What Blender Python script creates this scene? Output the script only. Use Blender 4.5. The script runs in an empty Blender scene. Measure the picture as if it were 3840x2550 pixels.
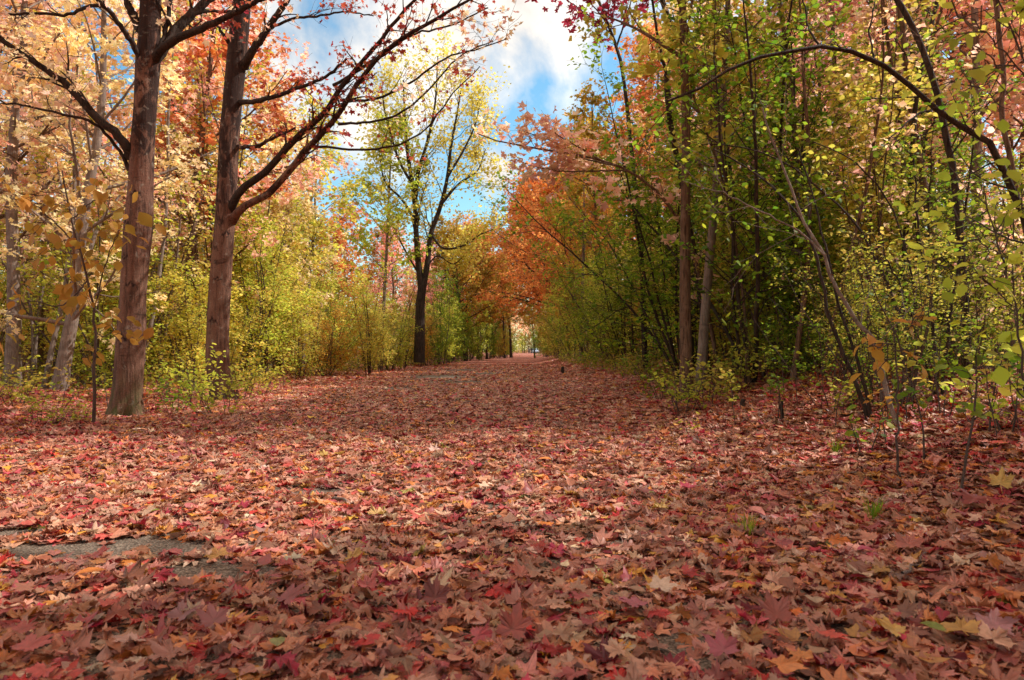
import bpy, math, random
import numpy as np
from mathutils import Vector

R = math.radians
sc = bpy.context.scene
COL = sc.collection

# ------------------------------------------------------------------ camera model
CAM_H, PITCH, FPX = 1.0, R(0.84), 2560.0          # focal length in photo pixels (24 mm on 36 mm)
FWD = np.array([0, math.cos(PITCH), math.sin(PITCH)])
UPV = np.array([0, -math.sin(PITCH), math.cos(PITCH)])

def P(xn, yn, Y):
    """world point seen at photo pixel (xn, yn) at depth Y"""
    d = np.array([(xn - 1920) / FPX, 0, 0]) + FWD + UPV * ((1275 - yn) / FPX)
    return np.array([0, 0, CAM_H]) + d * (Y / d[1])

def sstep(a, b, x):
    t = np.clip((x - a) / (b - a), 0, 1)
    return t * t * (3 - 2 * t)

def xshift(y):                                     # the path bends gently to the right far away
    return 2.0 * sstep(58, 96, y) + 3.6 * sstep(90, 200, y)

def gz(x, y):
    x = np.asarray(x, float) - xshift(np.asarray(y, float)); y = np.asarray(y, float)
    z = 0.66 * sstep(1.3, 5.4, x) + 0.14 * sstep(-5.2, -8.5, x)
    m = sstep(2.2, 6, x) + sstep(-5.5, -9, x)
    z = z + m * 0.05 * (np.sin(x * 1.3 + y * 0.7) + np.sin(y * 1.1 - x * 0.6))
    return z + 0.012 * np.sin(x * 2.1 + 1) * np.sin(y * 1.7)

def G(x, y, dz=0.0):
    return np.array([x, y, float(gz(x, y)) + dz])

def PG(xn, yn):
    """ground point seen at a photo pixel"""
    Y = 2560.0 / max(yn - 1312, 4)
    for _ in range(8):
        p = P(xn, yn, Y)
        Y = Y * (CAM_H - float(gz(p[0], p[1]))) / (CAM_H - p[2])
    p = P(xn, yn, Y); p[2] = float(gz(p[0], p[1]))
    return p

# ------------------------------------------------------------------ nodes / materials
class NT:
    def __init__(s, mat):
        s.t = mat.node_tree; s.t.nodes.clear()
    def n(s, kind, **kw):
        nd = s.t.nodes.new(kind)
        for k, v in kw.items():
            if k.startswith('i_'):
                key = k[2:]
                nd.inputs[int(key) if key.isdigit() else key.replace('_', ' ')].default_value = v
            else:
                setattr(nd, k, v)
        return nd
    def l(s, a, b): s.t.links.new(a, b)
    def math(s, op, a, b=0.0, clamp=False):
        nd = s.n('ShaderNodeMath', operation=op, use_clamp=clamp)
        for i, v in enumerate((a, b)):
            if isinstance(v, (int, float)): nd.inputs[i].default_value = v
            else: s.l(v, nd.inputs[i])
        return nd.outputs[0]
    def mix(s, f, a, b, blend='MIX'):
        nd = s.n('ShaderNodeMix', data_type='RGBA', blend_type=blend)
        for i, v in ((0, f), (6, a), (7, b)):
            if isinstance(v, (int, float)): nd.inputs[i].default_value = v
            elif isinstance(v, (tuple, list)): nd.inputs[i].default_value = (*v[:3], 1)
            else: s.l(v, nd.inputs[i])
        return nd.outputs[2]
    def ramp(s, f, stops, interp='LINEAR'):
        nd = s.n('ShaderNodeValToRGB'); cr = nd.color_ramp; cr.interpolation = interp
        while len(cr.elements) < len(stops): cr.elements.new(0.5)
        for e, (p, c) in zip(cr.elements, stops):
            e.position = p; e.color = (*c, 1) if len(c) == 3 else c
        s.l(f, nd.inputs[0]); return nd.outputs[0]
    def mapr(s, v, a, b, c, d):
        nd = s.n('ShaderNodeMapRange'); s.l(v, nd.inputs[0])
        for i, q in enumerate((a, b, c, d)): nd.inputs[i + 1].default_value = q
        return nd.outputs[0]

def new_mat(name):
    m = bpy.data.materials.new(name); m.use_nodes = True
    return m, NT(m)

def leaf_mat(name, stops, trans=0.5, tboost=1.5, rough=0.55):
    """stops: colours spread evenly over the per-leaf random value"""
    m, t = new_mat(name)
    a = t.n('ShaderNodeAttribute', attribute_name='lr')
    oi = t.n('ShaderNodeObjectInfo')
    n = len(stops)
    c = t.ramp(a.outputs['Fac'], [(i / max(n - 1, 1), s) for i, s in enumerate(stops)])
    geo = t.n('ShaderNodeNewGeometry')
    nz = t.n('ShaderNodeTexNoise', i_Scale=1.1, i_Detail=2.0)
    t.l(geo.outputs['Position'], nz.inputs['Vector'])
    v = t.mapr(nz.outputs[0], 0.3, 0.7, 0.68, 1.25)
    c = t.mix(1.0, c, v, 'MULTIPLY')
    hs = t.n('ShaderNodeHueSaturation'); t.l(c, hs.inputs['Color'])
    t.l(t.mapr(oi.outputs['Random'], 0, 1, 0.488, 0.512), hs.inputs['Hue'])
    t.l(t.mapr(oi.outputs['Random'], 0, 1, 0.85, 1.15), hs.inputs['Value'])
    c = hs.outputs[0]
    pb = t.n('ShaderNodeBsdfPrincipled', i_Roughness=rough)
    pb.inputs['Specular IOR Level'].default_value = 0.18
    t.l(c, pb.inputs['Base Color'])
    tr = t.n('ShaderNodeBsdfTranslucent')
    t.l(t.mix(1.0, c, (tboost, tboost, tboost), 'MULTIPLY'), tr.inputs[0])
    mx = t.n('ShaderNodeMixShader', i_0=trans)
    t.l(pb.outputs[0], mx.inputs[1]); t.l(tr.outputs[0], mx.inputs[2])
    out = t.n('ShaderNodeOutputMaterial'); t.l(mx.outputs[0], out.inputs[0])
    return m

YEL = [(.62, .30, .03), (.72, .44, .05), (.78, .54, .09), (.70, .36, .07)]
LM = {
    'gold':   leaf_mat('leaf_gold', [(.90, .68, .30), (.93, .77, .36), (.95, .83, .46), (.93, .64, .38), (.95, .78, .52)], .55, 1.35),
    'peach':  leaf_mat('leaf_peach', [(.90, .54, .34), (.93, .66, .40), (.95, .75, .44), (.90, .46, .36), (.95, .70, .54)], .55, 1.35),
    'orange': leaf_mat('leaf_orange', [(.62, .20, .06), (.74, .30, .08), (.78, .40, .10), (.66, .19, .08)], .5, 1.35),
    'pink':   leaf_mat('leaf_pink', [(.88, .36, .31), (.92, .50, .40), (.94, .63, .46), (.86, .32, .32), (.92, .66, .40)], .55, 1.3),
    'red':    leaf_mat('leaf_red', [(.42, .05, .04), (.62, .16, .07), (.32, .03, .03), (.74, .28, .10), (.52, .08, .05)], .45, 1.4),
    'crimson': leaf_mat('leaf_crimson', [(.32, .02, .05), (.45, .05, .09), (.22, .015, .04)], .45, 1.4),
    'brass':  leaf_mat('leaf_brass', [(.46, .25, .04), (.55, .33, .05), (.50, .22, .05), (.40, .28, .05)], .5, 1.35),
    'olive':  leaf_mat('leaf_olive', [(.38, .26, .03), (.50, .26, .035), (.30, .28, .03), (.58, .28, .05)], .5, 1.4),
    'lime':   leaf_mat('leaf_lime', [(.36, .44, .04), (.52, .54, .06), (.68, .60, .09), (.30, .42, .04)], .52, 1.35),
    'yellowgreen': leaf_mat('leaf_yellow_green', [(.44, .46, .06), (.62, .56, .08), (.76, .62, .12), (.74, .50, .12), (.34, .42, .05)], .52, 1.35),
    'green':  leaf_mat('leaf_green', [(.10, .20, .014), (.19, .30, .02), (.32, .40, .026), (.08, .15, .016), (.46, .44, .03)], .5, 1.5),
    'darkgreen': leaf_mat('leaf_dark_green', [(.08, .14, .014), (.13, .20, .016), (.22, .27, .02), (.07, .11, .016)], .5, 1.6),
    'amber':  leaf_mat('leaf_amber', [(.42, .22, .04), (.52, .28, .05), (.36, .24, .04), (.56, .24, .05)], .45, 1.3),
    'pine':   leaf_mat('leaf_pine', [(.05, .10, .02), (.08, .14, .03), (.12, .17, .03)], .3, 1.3),
}

def bark_mat(name, dark, mid, pale, scale=1.0, ridge=1.0, patch=0.5, bump=0.6):
    m, t = new_mat(name)
    tc = t.n('ShaderNodeTexCoord')
    mp = t.n('ShaderNodeMapping'); mp.inputs['Scale'].default_value = (14 * scale, 14 * scale, 1.5 * scale)
    t.l(tc.outputs['Object'], mp.inputs[0])
    n1 = t.n('ShaderNodeTexNoise', i_Scale=1.6, i_Detail=6.0, i_Roughness=0.65, i_Distortion=0.6)
    t.l(mp.outputs[0], n1.inputs['Vector'])
    n2 = t.n('ShaderNodeTexNoise', i_Scale=2.2 * scale, i_Detail=5.0, i_Roughness=0.6, i_Distortion=0.8)
    t.l(tc.outputs['Object'], n2.inputs['Vector'])
    n3 = t.n('ShaderNodeTexNoise', i_Scale=70 * scale, i_Detail=3.0)
    t.l(tc.outputs['Object'], n3.inputs['Vector'])
    mp2 = t.n('ShaderNodeMapping'); mp2.inputs['Scale'].default_value = (3 * scale, 3 * scale, 9 * scale)
    t.l(tc.outputs['Object'], mp2.inputs[0])
    n4 = t.n('ShaderNodeTexNoise', i_Scale=0.8, i_Detail=4.0, i_Distortion=1.2)
    t.l(mp2.outputs[0], n4.inputs['Vector'])
    c = t.ramp(n2.outputs[0], [(.30, mid), (.52, tuple(.5 * (a + b) for a, b in zip(mid, pale))), (.72, pale)])
    crack = t.ramp(n1.outputs[0], [(.36, (0, 0, 0)), (.52, (1, 1, 1))])
    c = t.mix(crack, t.mix(ridge, c, dark), c)
    scar = t.ramp(n4.outputs[0], [(.62, (0, 0, 0)), (.69, (1, 1, 1))])
    c = t.mix(t.math('MULTIPLY', scar, patch), c, dark)
    c = t.mix(1.0, c, t.mapr(n3.outputs[0], .3, .7, .75, 1.2), 'MULTIPLY')
    pb = t.n('ShaderNodeBsdfPrincipled', i_Roughness=0.85)
    pb.inputs['Specular IOR Level'].default_value = 0.2
    t.l(c, pb.inputs['Base Color'])
    h = t.math('ADD', t.math('MULTIPLY', n1.outputs[0], 1.0), t.math('MULTIPLY', n3.outputs[0], 0.25))
    bp = t.n('ShaderNodeBump', i_Strength=bump, i_Distance=0.045)
    t.l(h, bp.inputs['Height']); t.l(bp.outputs[0], pb.inputs['Normal'])
    out = t.n('ShaderNodeOutputMaterial'); t.l(pb.outputs[0], out.inputs[0])
    return m

BM = {
    'maple': bark_mat('bark_maple', (.045, .026, .020), (.17, .095, .07), (.34, .23, .18), 1.0, .8, .85, .7),
    'dark':  bark_mat('bark_dark', (.012, .009, .007), (.045, .028, .02), (.09, .06, .045), 1.3, .9, .4, .9),
    'brown': bark_mat('bark_brown', (.04, .02, .013), (.17, .09, .055), (.28, .17, .11), 1.4, 1.0, .4, .9),
    'grey':  bark_mat('bark_grey', (.07, .045, .035), (.19, .13, .10), (.36, .28, .23), 1.6, .6, .4, .5),
    'twig':  bark_mat('bark_twig', (.03, .018, .014), (.08, .05, .04), (.15, .10, .08), 3.0, .5, .3, .3),
}

# ------------------------------------------------------------------ mesh building
def to_mesh(name, V, loops, sizes, mat, fattr=None, pattr=None, cattr=None, smooth=False):
    me = bpy.data.meshes.new(name)
    V = np.asarray(V, np.float32).reshape(-1, 3)
    loops = np.asarray(loops, np.int32).ravel(); sizes = np.asarray(sizes, np.int32)
    me.vertices.add(len(V)); me.vertices.foreach_set('co', V.ravel())
    me.loops.add(len(loops)); me.loops.foreach_set('vertex_index', loops)
    me.polygons.add(len(sizes))
    st = np.concatenate([[0], np.cumsum(sizes)[:-1]]).astype(np.int32)
    me.polygons.foreach_set('loop_start', st)
    if smooth: me.polygons.foreach_set('use_smooth', np.ones(len(sizes), bool))
    me.update(calc_edges=True)
    if fattr is not None:
        a = me.attributes.new('lr', 'FLOAT', 'FACE'); a.data.foreach_set('value', np.asarray(fattr, np.float32))
    if pattr is not None:
        a = me.attributes.new('vein', 'FLOAT', 'POINT'); a.data.foreach_set('value', np.asarray(pattr, np.float32))
    if cattr is not None:
        a = me.attributes.new('col', 'FLOAT_COLOR', 'FACE')
        a.data.foreach_set('color', np.hstack([cattr, np.ones((len(cattr), 1))]).astype(np.float32).ravel())
    if mat is not None: me.materials.append(mat)
    return me

def unit(v):
    return v / max(np.linalg.norm(v), 1e-9)

class Wood:
    def __init__(s): s.V = []; s.L = []; s.S = []; s.n = 0
    def tube(s, pts, rad, sides, wob=None):
        pts = np.asarray(pts, float); rad = np.asarray(rad, float); n = len(pts)
        T = np.gradient(pts, axis=0); T /= np.linalg.norm(T, axis=1, keepdims=True) + 1e-9
        ref = np.array([1., 0, 0]) if abs(T[0][0]) < 0.8 else np.array([0, 1., 0])
        A = ref - T * (T @ ref)[:, None]; A /= np.linalg.norm(A, axis=1, keepdims=True) + 1e-9
        B = np.cross(T, A)
        th = np.arange(sides) * 2 * math.pi / sides
        rr = rad[:, None] * (np.ones((n, sides)) if wob is None else wob)
        V = pts[:, None, :] + rr[..., None] * (np.cos(th)[None, :, None] * A[:, None, :] + np.sin(th)[None, :, None] * B[:, None, :])
        i = np.arange(n - 1)[:, None] * sides; j = np.arange(sides)[None, :]; k = (j + 1) % sides
        F = np.stack([i + j, i + k, i + sides + k, i + sides + j], -1).reshape(-1, 4) + s.n
        s.V.append(V.reshape(-1, 3)); s.L.append(F.ravel()); s.S.append(np.full(len(F), 4)); s.n += n * sides
    def mesh(s, name, mat):
        return to_mesh(name, np.vstack(s.V), np.concatenate(s.L), np.concatenate(s.S), mat, smooth=True)

def fan(outline):
    """leaf outline as (degrees, radius, vein) around the petiole point -> verts, faces, veins"""
    V = [(0, 0, 0)] + [(r * math.cos(R(a)), r * math.sin(R(a)), 0) for a, r, v in outline]
    F = [(0, i + 1, (i + 1) % len(outline) + 1) for i in range(len(outline))]
    return np.array(V), F, np.array([1.0] + [v for a, r, v in outline])

HALF_HI = [(83, .84, .2), (79, .88, .2), (75, .68, .25), (66, .60, .1), (61, .54, 0), (57, .66, .25), (51, .86, .2), (46, .80, .3), (41, 1.08, 1), (36, .78, .3), (30, .86, .2),
           (24, .66, .2), (16, .62, .1), (9, .54, 0), (-2, .62, .2), (-9, .55, .3), (-17, .78, 1), (-26, .54, .3), (-36, .56, .2), (-60, .30, 0)]
HALF_LO = [(73, .70, .2), (61, .52, 0), (52, .78, .2), (40, .98, 1), (25, .74, .2), (9, .50, 0), (-18, .72, 1), (-60, .33, 0)]
def sym(half):
    return [(90, 1.12, 1)] + half + [(-90, .08, 0)] + [(180 - a, r, v) for a, r, v in reversed(half)]

def curled(T, rng, amt, fold=0.25):
    V = T.copy(); x, y = V[:, 0], V[:, 1]; r2 = x * x + y * y
    th = rng.uniform(0, 6.28)
    V[:, 2] = fold * np.abs(x) * rng.uniform(-.6, 1) + amt * (rng.uniform(-.6, 1) * x * x + rng.uniform(-.7, .8) * y * y) \
        + amt * .5 * r2 * np.sin(2 * np.arctan2(y, x) + th) + amt * .35 * rng.normal(size=len(V)) * np.sqrt(r2)
    V[:, 0] *= rng.uniform(.85, 1.05)
    return V

rg0 = np.random.default_rng(7)
mh, mhF, mhV = fan(sym(HALF_HI)); ml, mlF, mlV = fan(sym(HALF_LO))
def with_petiole(V, F, W, rng):
    k = len(V); b = rng.uniform(-.35, .35)
    P3 = np.array([[-.02, -.02, 0], [.02, -.02, 0], [b + .015, -.85, .12], [b - .015, -.85, .12]])
    return np.vstack([V, P3]), F + [(k, k + 1, k + 2), (k, k + 2, k + 3)], np.concatenate([W, np.zeros(4)])
MAPLE_HI = [with_petiole(curled(mh, rg0, .12 + .028 * q, .15 + .02 * q), mhF, mhV, rg0) for q in range(18)]
MAPLE_LO = [(curled(ml, rg0, .35), mlF, mlV) for _ in range(10)]
def oval(w, f, rng=None):
    V = np.array([(0, 0, 0), (w * .75, .25, f * .8), (w, .55, f), (w * .5, .85, f * .5), (0, 1.05, -.08), (-w * .5, .85, f * .5), (-w, .55, f), (-w * .75, .25, f * .8), (0, .5, .03)])
    return V, [(0, 1, 2, 8), (8, 2, 3, 4), (0, 8, 6, 7), (8, 4, 5, 6)], np.array([1, 0, 0, 0, 1, 0, 0, 0, 1.])
OVAL = [oval(.34, .08), oval(.38, -.06), oval(.30, .14), oval(.36, .02)]
KITE = [(np.array([(0, 0, 0), (w, .5, f), (0, 1.05, 0), (-w, .5, f)]), [(0, 1, 2), (0, 2, 3)], np.array([1, 0, 1, 0.])) for w, f in ((.46, .12), (.55, -.1), (.40, .2))]

def leaf_frames(rng, n, droop=(.1, .9), roll=.6, out=None):
    """rotation matrices: y = towards the tip, z = leaf normal"""
    az = rng.uniform(0, 2 * math.pi, n)
    y = np.stack([np.cos(az), np.sin(az), np.zeros(n)], 1)
    if out is not None: y = y + out
    y[:, 2] -= rng.uniform(droop[0], droop[1], n)
    y /= np.linalg.norm(y, axis=1, keepdims=True) + 1e-9
    z = np.array([0, 0, 1.]) + rng.normal(0, roll, (n, 3))
    z -= y * np.sum(z * y, 1, keepdims=True); z /= np.linalg.norm(z, axis=1, keepdims=True) + 1e-9
    x = np.cross(y, z)
    return np.stack([x, y, z], 2)

def leaves_mesh(name, templates, pos, rot, scl, lr, mat, rng, cols=None):
    n = len(pos); which = rng.integers(0, len(templates), n)
    VV, LL, SS, FA, PA, CA = [], [], [], [], [], []; off = 0
    for k, (T, F, W) in enumerate(templates):
        idx = np.nonzero(which == k)[0]
        if not len(idx): continue
        v = np.einsum('nij,kj->nki', rot[idx], T) * scl[idx][:, None, None] + pos[idx][:, None, :]
        fl = np.concatenate([np.array(f) for f in F]); fs = np.array([len(f) for f in F])
        base = (np.arange(len(idx)) * len(T) + off)[:, None]
        VV.append(v.reshape(-1, 3)); LL.append((base + fl[None, :]).ravel()); SS.append(np.tile(fs, len(idx)))
        FA.append(np.repeat(lr[idx], len(F))); PA.append(np.tile(W, len(idx)))
        if cols is not None: CA.append(np.repeat(cols[idx], len(F), axis=0))
        off += len(idx) * len(T)
    return to_mesh(name, np.vstack(VV), np.concatenate(LL), np.concatenate(SS), mat, np.concatenate(FA), np.concatenate(PA),
                   np.vstack(CA) if cols is not None else None)

# ------------------------------------------------------------------ objects
def link(name, me, parent=None, mat=None, loc=None):
    o = bpy.data.objects.new(name, me); COL.objects.link(o)
    if parent is not None: o.parent = parent
    if mat is not None:
        o.material_slots[0].link = 'OBJECT'; o.material_slots[0].material = mat
    if loc is not None: o.location = loc
    return o

def thing(name, label, cat, loc=(0, 0, 0), rz=0.0, s=1.0, group=None, me=None, tilt=(0, 0)):
    o = bpy.data.objects.new(name, me); COL.objects.link(o)
    o.location = [float(q) for q in loc]; o.rotation_euler = (tilt[0], tilt[1], rz)
    o.scale = (s, s, s) if not hasattr(s, '__len__') else s
    o['label'] = label; o['category'] = cat
    if group: o['group'] = group
    return o

ORD = ['first', 'second', 'third', 'fourth', 'fifth', 'sixth', 'seventh', 'eighth', 'ninth', 'tenth', 'eleventh', 'twelfth', 'thirteenth',
       'fourteenth', 'fifteenth', 'sixteenth', 'seventeenth', 'eighteenth', 'nineteenth', 'twentieth']
def nth(i):
    if i < 20: return ORD[i]
    tens = {2: 'twenty', 3: 'thirty', 4: 'forty', 5: 'fifty'}
    a, b = divmod(i + 1, 10)
    return tens[a] + '-' + ORD[b - 1] if b else {3: 'thirtieth', 4: 'fortieth', 5: 'fiftieth', 6: 'sixtieth'}.get(a, tens[2])

# ------------------------------------------------------------------ growing
def walk(rng, p, d, L, n, wander, up=0.0):
    pts = [np.array(p, float)]; d = unit(np.array(d, float)); st = L / n
    for _ in range(n):
        d = unit(d + rng.normal(0, wander, 3) + np.array([0, 0, up]))
        pts.append(pts[-1] + d * st)
    return np.array(pts)

def at(pts, t):
    f = t * (len(pts) - 1); i = min(int(f), len(pts) - 2); a = f - i
    return pts[i] * (1 - a) + pts[i + 1] * a, unit(pts[i + 1] - pts[i])

def side_dir(rng, d, ang, flat=0.0):
    r = rng.normal(size=3); r[2] *= (1 - flat)
    r = unit(r - d * (r @ d))
    return unit(d * math.cos(ang) + r * math.sin(ang))

class Leaves:
    def __init__(s): s.p = []; s.o = []
    def along(s, rng, pts, n, spread=.05, t0=.15):
        t = rng.uniform(t0, 1.0, n) * (len(pts) - 1); i = np.minimum(t.astype(int), len(pts) - 2); a = (t - i)[:, None]
        q = pts[i] * (1 - a) + pts[i + 1] * a
        s.p.append(q + rng.normal(0, spread, (n, 3))); s.o.append(np.tile(unit(pts[-1] - pts[0]) * .7, (n, 1)))
    def mesh(s, rng, name, tmpl, size, mat, droop=(.1, .9), roll=.6, var=.3, cluster=None):
        p = np.vstack(s.p); o = np.vstack(s.o); n = len(p)
        lr = np.clip(rng.uniform(0, 1, n), 0, 1)
        scl = size * np.clip(rng.normal(1, var, n), .45, 1.7)
        return leaves_mesh(name, tmpl, p, leaf_frames(rng, n, droop, roll, o), scl, lr, mat, rng)

def dress(rng, W, Lv, pts, r0, n2, len2, n3, len3, k, spread=.05, t0=.2, flat=.4, ang=(.5, 1.1), up=.02, sides=4):
    """side branches and twigs with leaves along a limb"""
    for j in range(n2):
        t = t0 + (1 - t0) * (j + rng.uniform(0, 1)) / n2
        p, d = at(pts, min(t, .99))
        l2 = len2 * rng.uniform(.6, 1.25) * (1.1 - .5 * t)
        b = walk(rng, p, side_dir(rng, d, rng.uniform(*ang), flat), l2, 4, .16, up)
        rr = max(r0 * .42 * (1.05 - t * .7), .004)
        W.tube(b, np.linspace(rr, rr * .35, 5), sides)
        for m in range(n3):
            q, e = at(b, min(.25 + .75 * (m + rng.uniform(0, 1)) / n3, .99))
            tw = walk(rng, q, side_dir(rng, e, rng.uniform(.4, 1.1), flat), len3 * rng.uniform(.6, 1.3), 3, .2, up)
            W.tube(tw, np.linspace(max(rr * .35, .003), .0018, 4), 3)
            Lv.along(rng, tw, k, spread)
        Lv.along(rng, b, max(k // 2, 1), spread, .4)

def tree_proto(seed, H, r, cb=.3, spread=3.5, n1=22, n2=6, n3=4, k=5, tmpl=KITE, size=.08, lean=.03, wander=.03, up1=.06, len3=.55, shape=.6,
               bark='brown', leaf='gold', low=65, high=25, flat=.45, sides=10, fork=None):
    rng = np.random.default_rng(seed); W = Wood(); Lv = Leaves()
    tr = walk(rng, (0, 0, -.15), (rng.normal(0, lean), rng.normal(0, lean), 1), H, 16, wander, .03)
    t = np.linspace(0, 1, 17)
    rad = r * (1 - t) ** .75 * (1 + .45 * np.exp(-t * 22)) + .012
    wob = 1 + .06 * np.sin(np.arange(sides)[None, :] * 2.1 + t[:, None] * 19 + seed)
    W.tube(tr, rad, sides, wob)
    ga = rng.uniform(0, 6.28)
    for i in range(n1):
        u = (i + rng.uniform(0, 1)) / n1; tt = cb + (.985 - cb) * u
        p, d = at(tr, tt); ga += 2.4 + rng.normal(0, .3)
        ang = R(low + (high - low) * u + rng.normal(0, 7))
        dd = np.array([math.cos(ga) * math.sin(ang), math.sin(ga) * math.sin(ang), math.cos(ang)])
        prof = (1 - u) ** shape * (.65 + .35 * min(u * 4, 1)) + .16
        L = spread * prof * rng.uniform(.7, 1.15)
        lb = walk(rng, p, dd, L, 6, .1, up1)
        r1 = max(r * .36 * (1 - tt) ** .6 * (L / spread + .3), .012)
        W.tube(lb, np.linspace(r1, r1 * .25, 7), 5)
        q2 = max(2, int(round(n2 * (.5 + .6 * L / spread))))
        dress(rng, W, Lv, lb, r1, q2, .42 * L + .25, n3, len3, k, .06, .22, flat)
    return (W.mesh('trunk_mesh', BM[bark]), Lv.mesh(rng, 'crown_mesh', tmpl, size, LM[leaf]))

def shrub_proto(seed, H, stems=7, r=.025, lean=.28, n2=9, n3=4, k=5, len2=.8, len3=.3, tmpl=OVAL, size=.06, t0=.2, bark='twig', leaf='green',
                base=.25, up=.03, flat=.3, spread=.045, droop=(-.2, .7), wander=.10, bend=0.0):
    rng = np.random.default_rng(seed); W = Wood(); Lv = Leaves()
    for s in range(stems):
        a = rng.uniform(0, 6.28); ln = abs(rng.normal(0, lean)) + .05
        h = H * rng.uniform(.6, 1.05)
        p = (math.cos(a) * base * rng.uniform(.1, 1), math.sin(a) * base * rng.uniform(.1, 1), -.06)
        st = walk(rng, p, (math.cos(a) * ln, math.sin(a) * ln, 1), h, 10, wander * .6, .02 - bend)
        rr = r * rng.uniform(.6, 1.15) * (h / H)
        W.tube(st, rr * (1 - np.linspace(0, 1, 11)) ** .7 + .003, 6)
        dress(rng, W, Lv, st, rr, n2, len2, n3, len3, k, spread, t0, flat, (.6, 1.25), up)
    return (W.mesh('stems_mesh', BM[bark]), Lv.mesh(rng, 'foliage_mesh', tmpl, size, LM[leaf], droop, .55))

def place(proto, name, label, cat, x, y, rz, s, leaf, bark=None, group=None, parts=('trunk', 'crown'), tilt=(0, 0), dz=0.0):
    t = thing(name, label, cat, G(x, y, dz), rz, s, group, None, tilt)
    link(parts[0], proto[0], t, BM[bark] if bark else None)
    link(parts[1], proto[1], t, LM[leaf])
    return t

rnd = random.Random(11)

# ------------------------------------------------------------------ ground, path
def litter_colour(t, pos, scale):
    vo = t.n('ShaderNodeTexVoronoi', i_Scale=scale); vo.inputs['Randomness'].default_value = 1.0
    nz = t.n('ShaderNodeTexNoise', i_Scale=scale * 1.4, i_Detail=2.0)
    t.l(pos, nz.inputs['Vector'])
    wv = t.n('ShaderNodeVectorMath', operation='MULTIPLY_ADD')
    t.l(nz.outputs['Color'], wv.inputs[0]); wv.inputs[1].default_value = (.12, .12, .12); t.l(pos, wv.inputs[2])
    t.l(wv.outputs[0], vo.inputs['Vector'])
    sp = t.n('ShaderNodeSeparateColor'); t.l(vo.outputs['Color'], sp.inputs[0])
    c = t.ramp(sp.outputs[0], [(0, (.22, .07, .06)), (.16, (.64, .25, .16)), (.34, (.50, .15, .09)), (.5, (.70, .30, .20)), (.62, (.60, .12, .09)),
                               (.74, (.60, .26, .11)), (.86, (.72, .36, .25)), (1, (.24, .04, .05))], 'CONSTANT')
    edge = t.ramp(vo.outputs['Distance'], [(.25, (1, 1, 1)), (.8, (.25, .2, .2))])
    return t.mix(1.0, c, edge, 'MULTIPLY'), vo.outputs['Distance']

def ground_mat():
    m, t = new_mat('litter_ground')
    g = t.n('ShaderNodeNewGeometry')
    c, d = litter_colour(t, g.outputs['Position'], 11.0)
    n = t.n('ShaderNodeTexNoise', i_Scale=.5, i_Detail=3.0); t.l(g.outputs['Position'], n.inputs['Vector'])
    c = t.mix(1.0, c, t.mapr(n.outputs[0], .3, .7, .75, 1.15), 'MULTIPLY')
    pb = t.n('ShaderNodeBsdfPrincipled', i_Roughness=.8); t.l(c, pb.inputs['Base Color'])
    pb.inputs['Specular IOR Level'].default_value = .15
    bp = t.n('ShaderNodeBump', i_Strength=.8, i_Distance=.03, invert=True); t.l(d, bp.inputs['Height']); t.l(bp.outputs[0], pb.inputs['Normal'])
    o = t.n('ShaderNodeOutputMaterial'); t.l(pb.outputs[0], o.inputs[0]); return m

def path_mat():
    m, t = new_mat('old_asphalt')
    g = t.n('ShaderNodeNewGeometry')
    sp = t.n('ShaderNodeSeparateXYZ'); t.l(g.outputs['Position'], sp.inputs[0])
    n = t.n('ShaderNodeTexNoise', i_Scale=90.0, i_Detail=3.0); t.l(g.outputs['Position'], n.inputs['Vector'])
    n2 = t.n('ShaderNodeTexNoise', i_Scale=1.2, i_Detail=4.0); t.l(g.outputs['Position'], n2.inputs['Vector'])
    v = t.n('ShaderNodeTexVoronoi', i_Scale=70.0); t.l(g.outputs['Position'], v.inputs['Vector'])
    a = t.ramp(n.outputs[0], [(.36, (.05, .036, .026)), (.5, (.17, .125, .09)), (.62, (.42, .33, .25))])
    a = t.mix(.5, a, t.ramp(v.outputs['Distance'], [(.1, (.34, .26, .19)), (.6, (.07, .05, .036))]))
    a = t.mix(1.0, a, t.mapr(n2.outputs[0], .3, .7, .8, 1.2), 'MULTIPLY')
    c, d = litter_colour(t, g.outputs['Position'], 11.0)
    far = t.mapr(sp.outputs['Y'], 27, 46, 0, .92)
    mk = t.math('GREATER_THAN', t.math('ADD', far, t.mapr(n2.outputs[0], .3, .7, -.12, .25)), .55)
    mk = t.math('MULTIPLY', mk, t.math('GREATER_THAN', sp.outputs['Y'], 24.0))
    c = t.mix(mk, a, c)
    pb = t.n('ShaderNodeBsdfPrincipled', i_Roughness=.9); t.l(c, pb.inputs['Base Color'])
    pb.inputs['Specular IOR Level'].default_value = .2
    bp = t.n('ShaderNodeBump', i_Strength=.7, i_Distance=.008); t.l(v.outputs['Distance'], bp.inputs['Height']); t.l(bp.outputs[0], pb.inputs['Normal'])
    o = t.n('ShaderNodeOutputMaterial'); t.l(pb.outputs[0], o.inputs[0]); return m

def sheet(name, X, Y, mat, zf):
    nx, ny = X.shape[1], X.shape[0]
    V = np.stack([X, Y, zf(X, Y)], -1).reshape(-1, 3)
    i = np.arange(ny - 1)[:, None] * nx; j = np.arange(nx - 1)[None, :]
    F = np.stack([i + j, i + j + 1, i + nx + j + 1, i + nx + j], -1).reshape(-1, 4)
    o = link(name, to_mesh(name, V, F.ravel(), np.full(len(F), 4), mat, smooth=True)); o['kind'] = 'structure'
    return o

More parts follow.
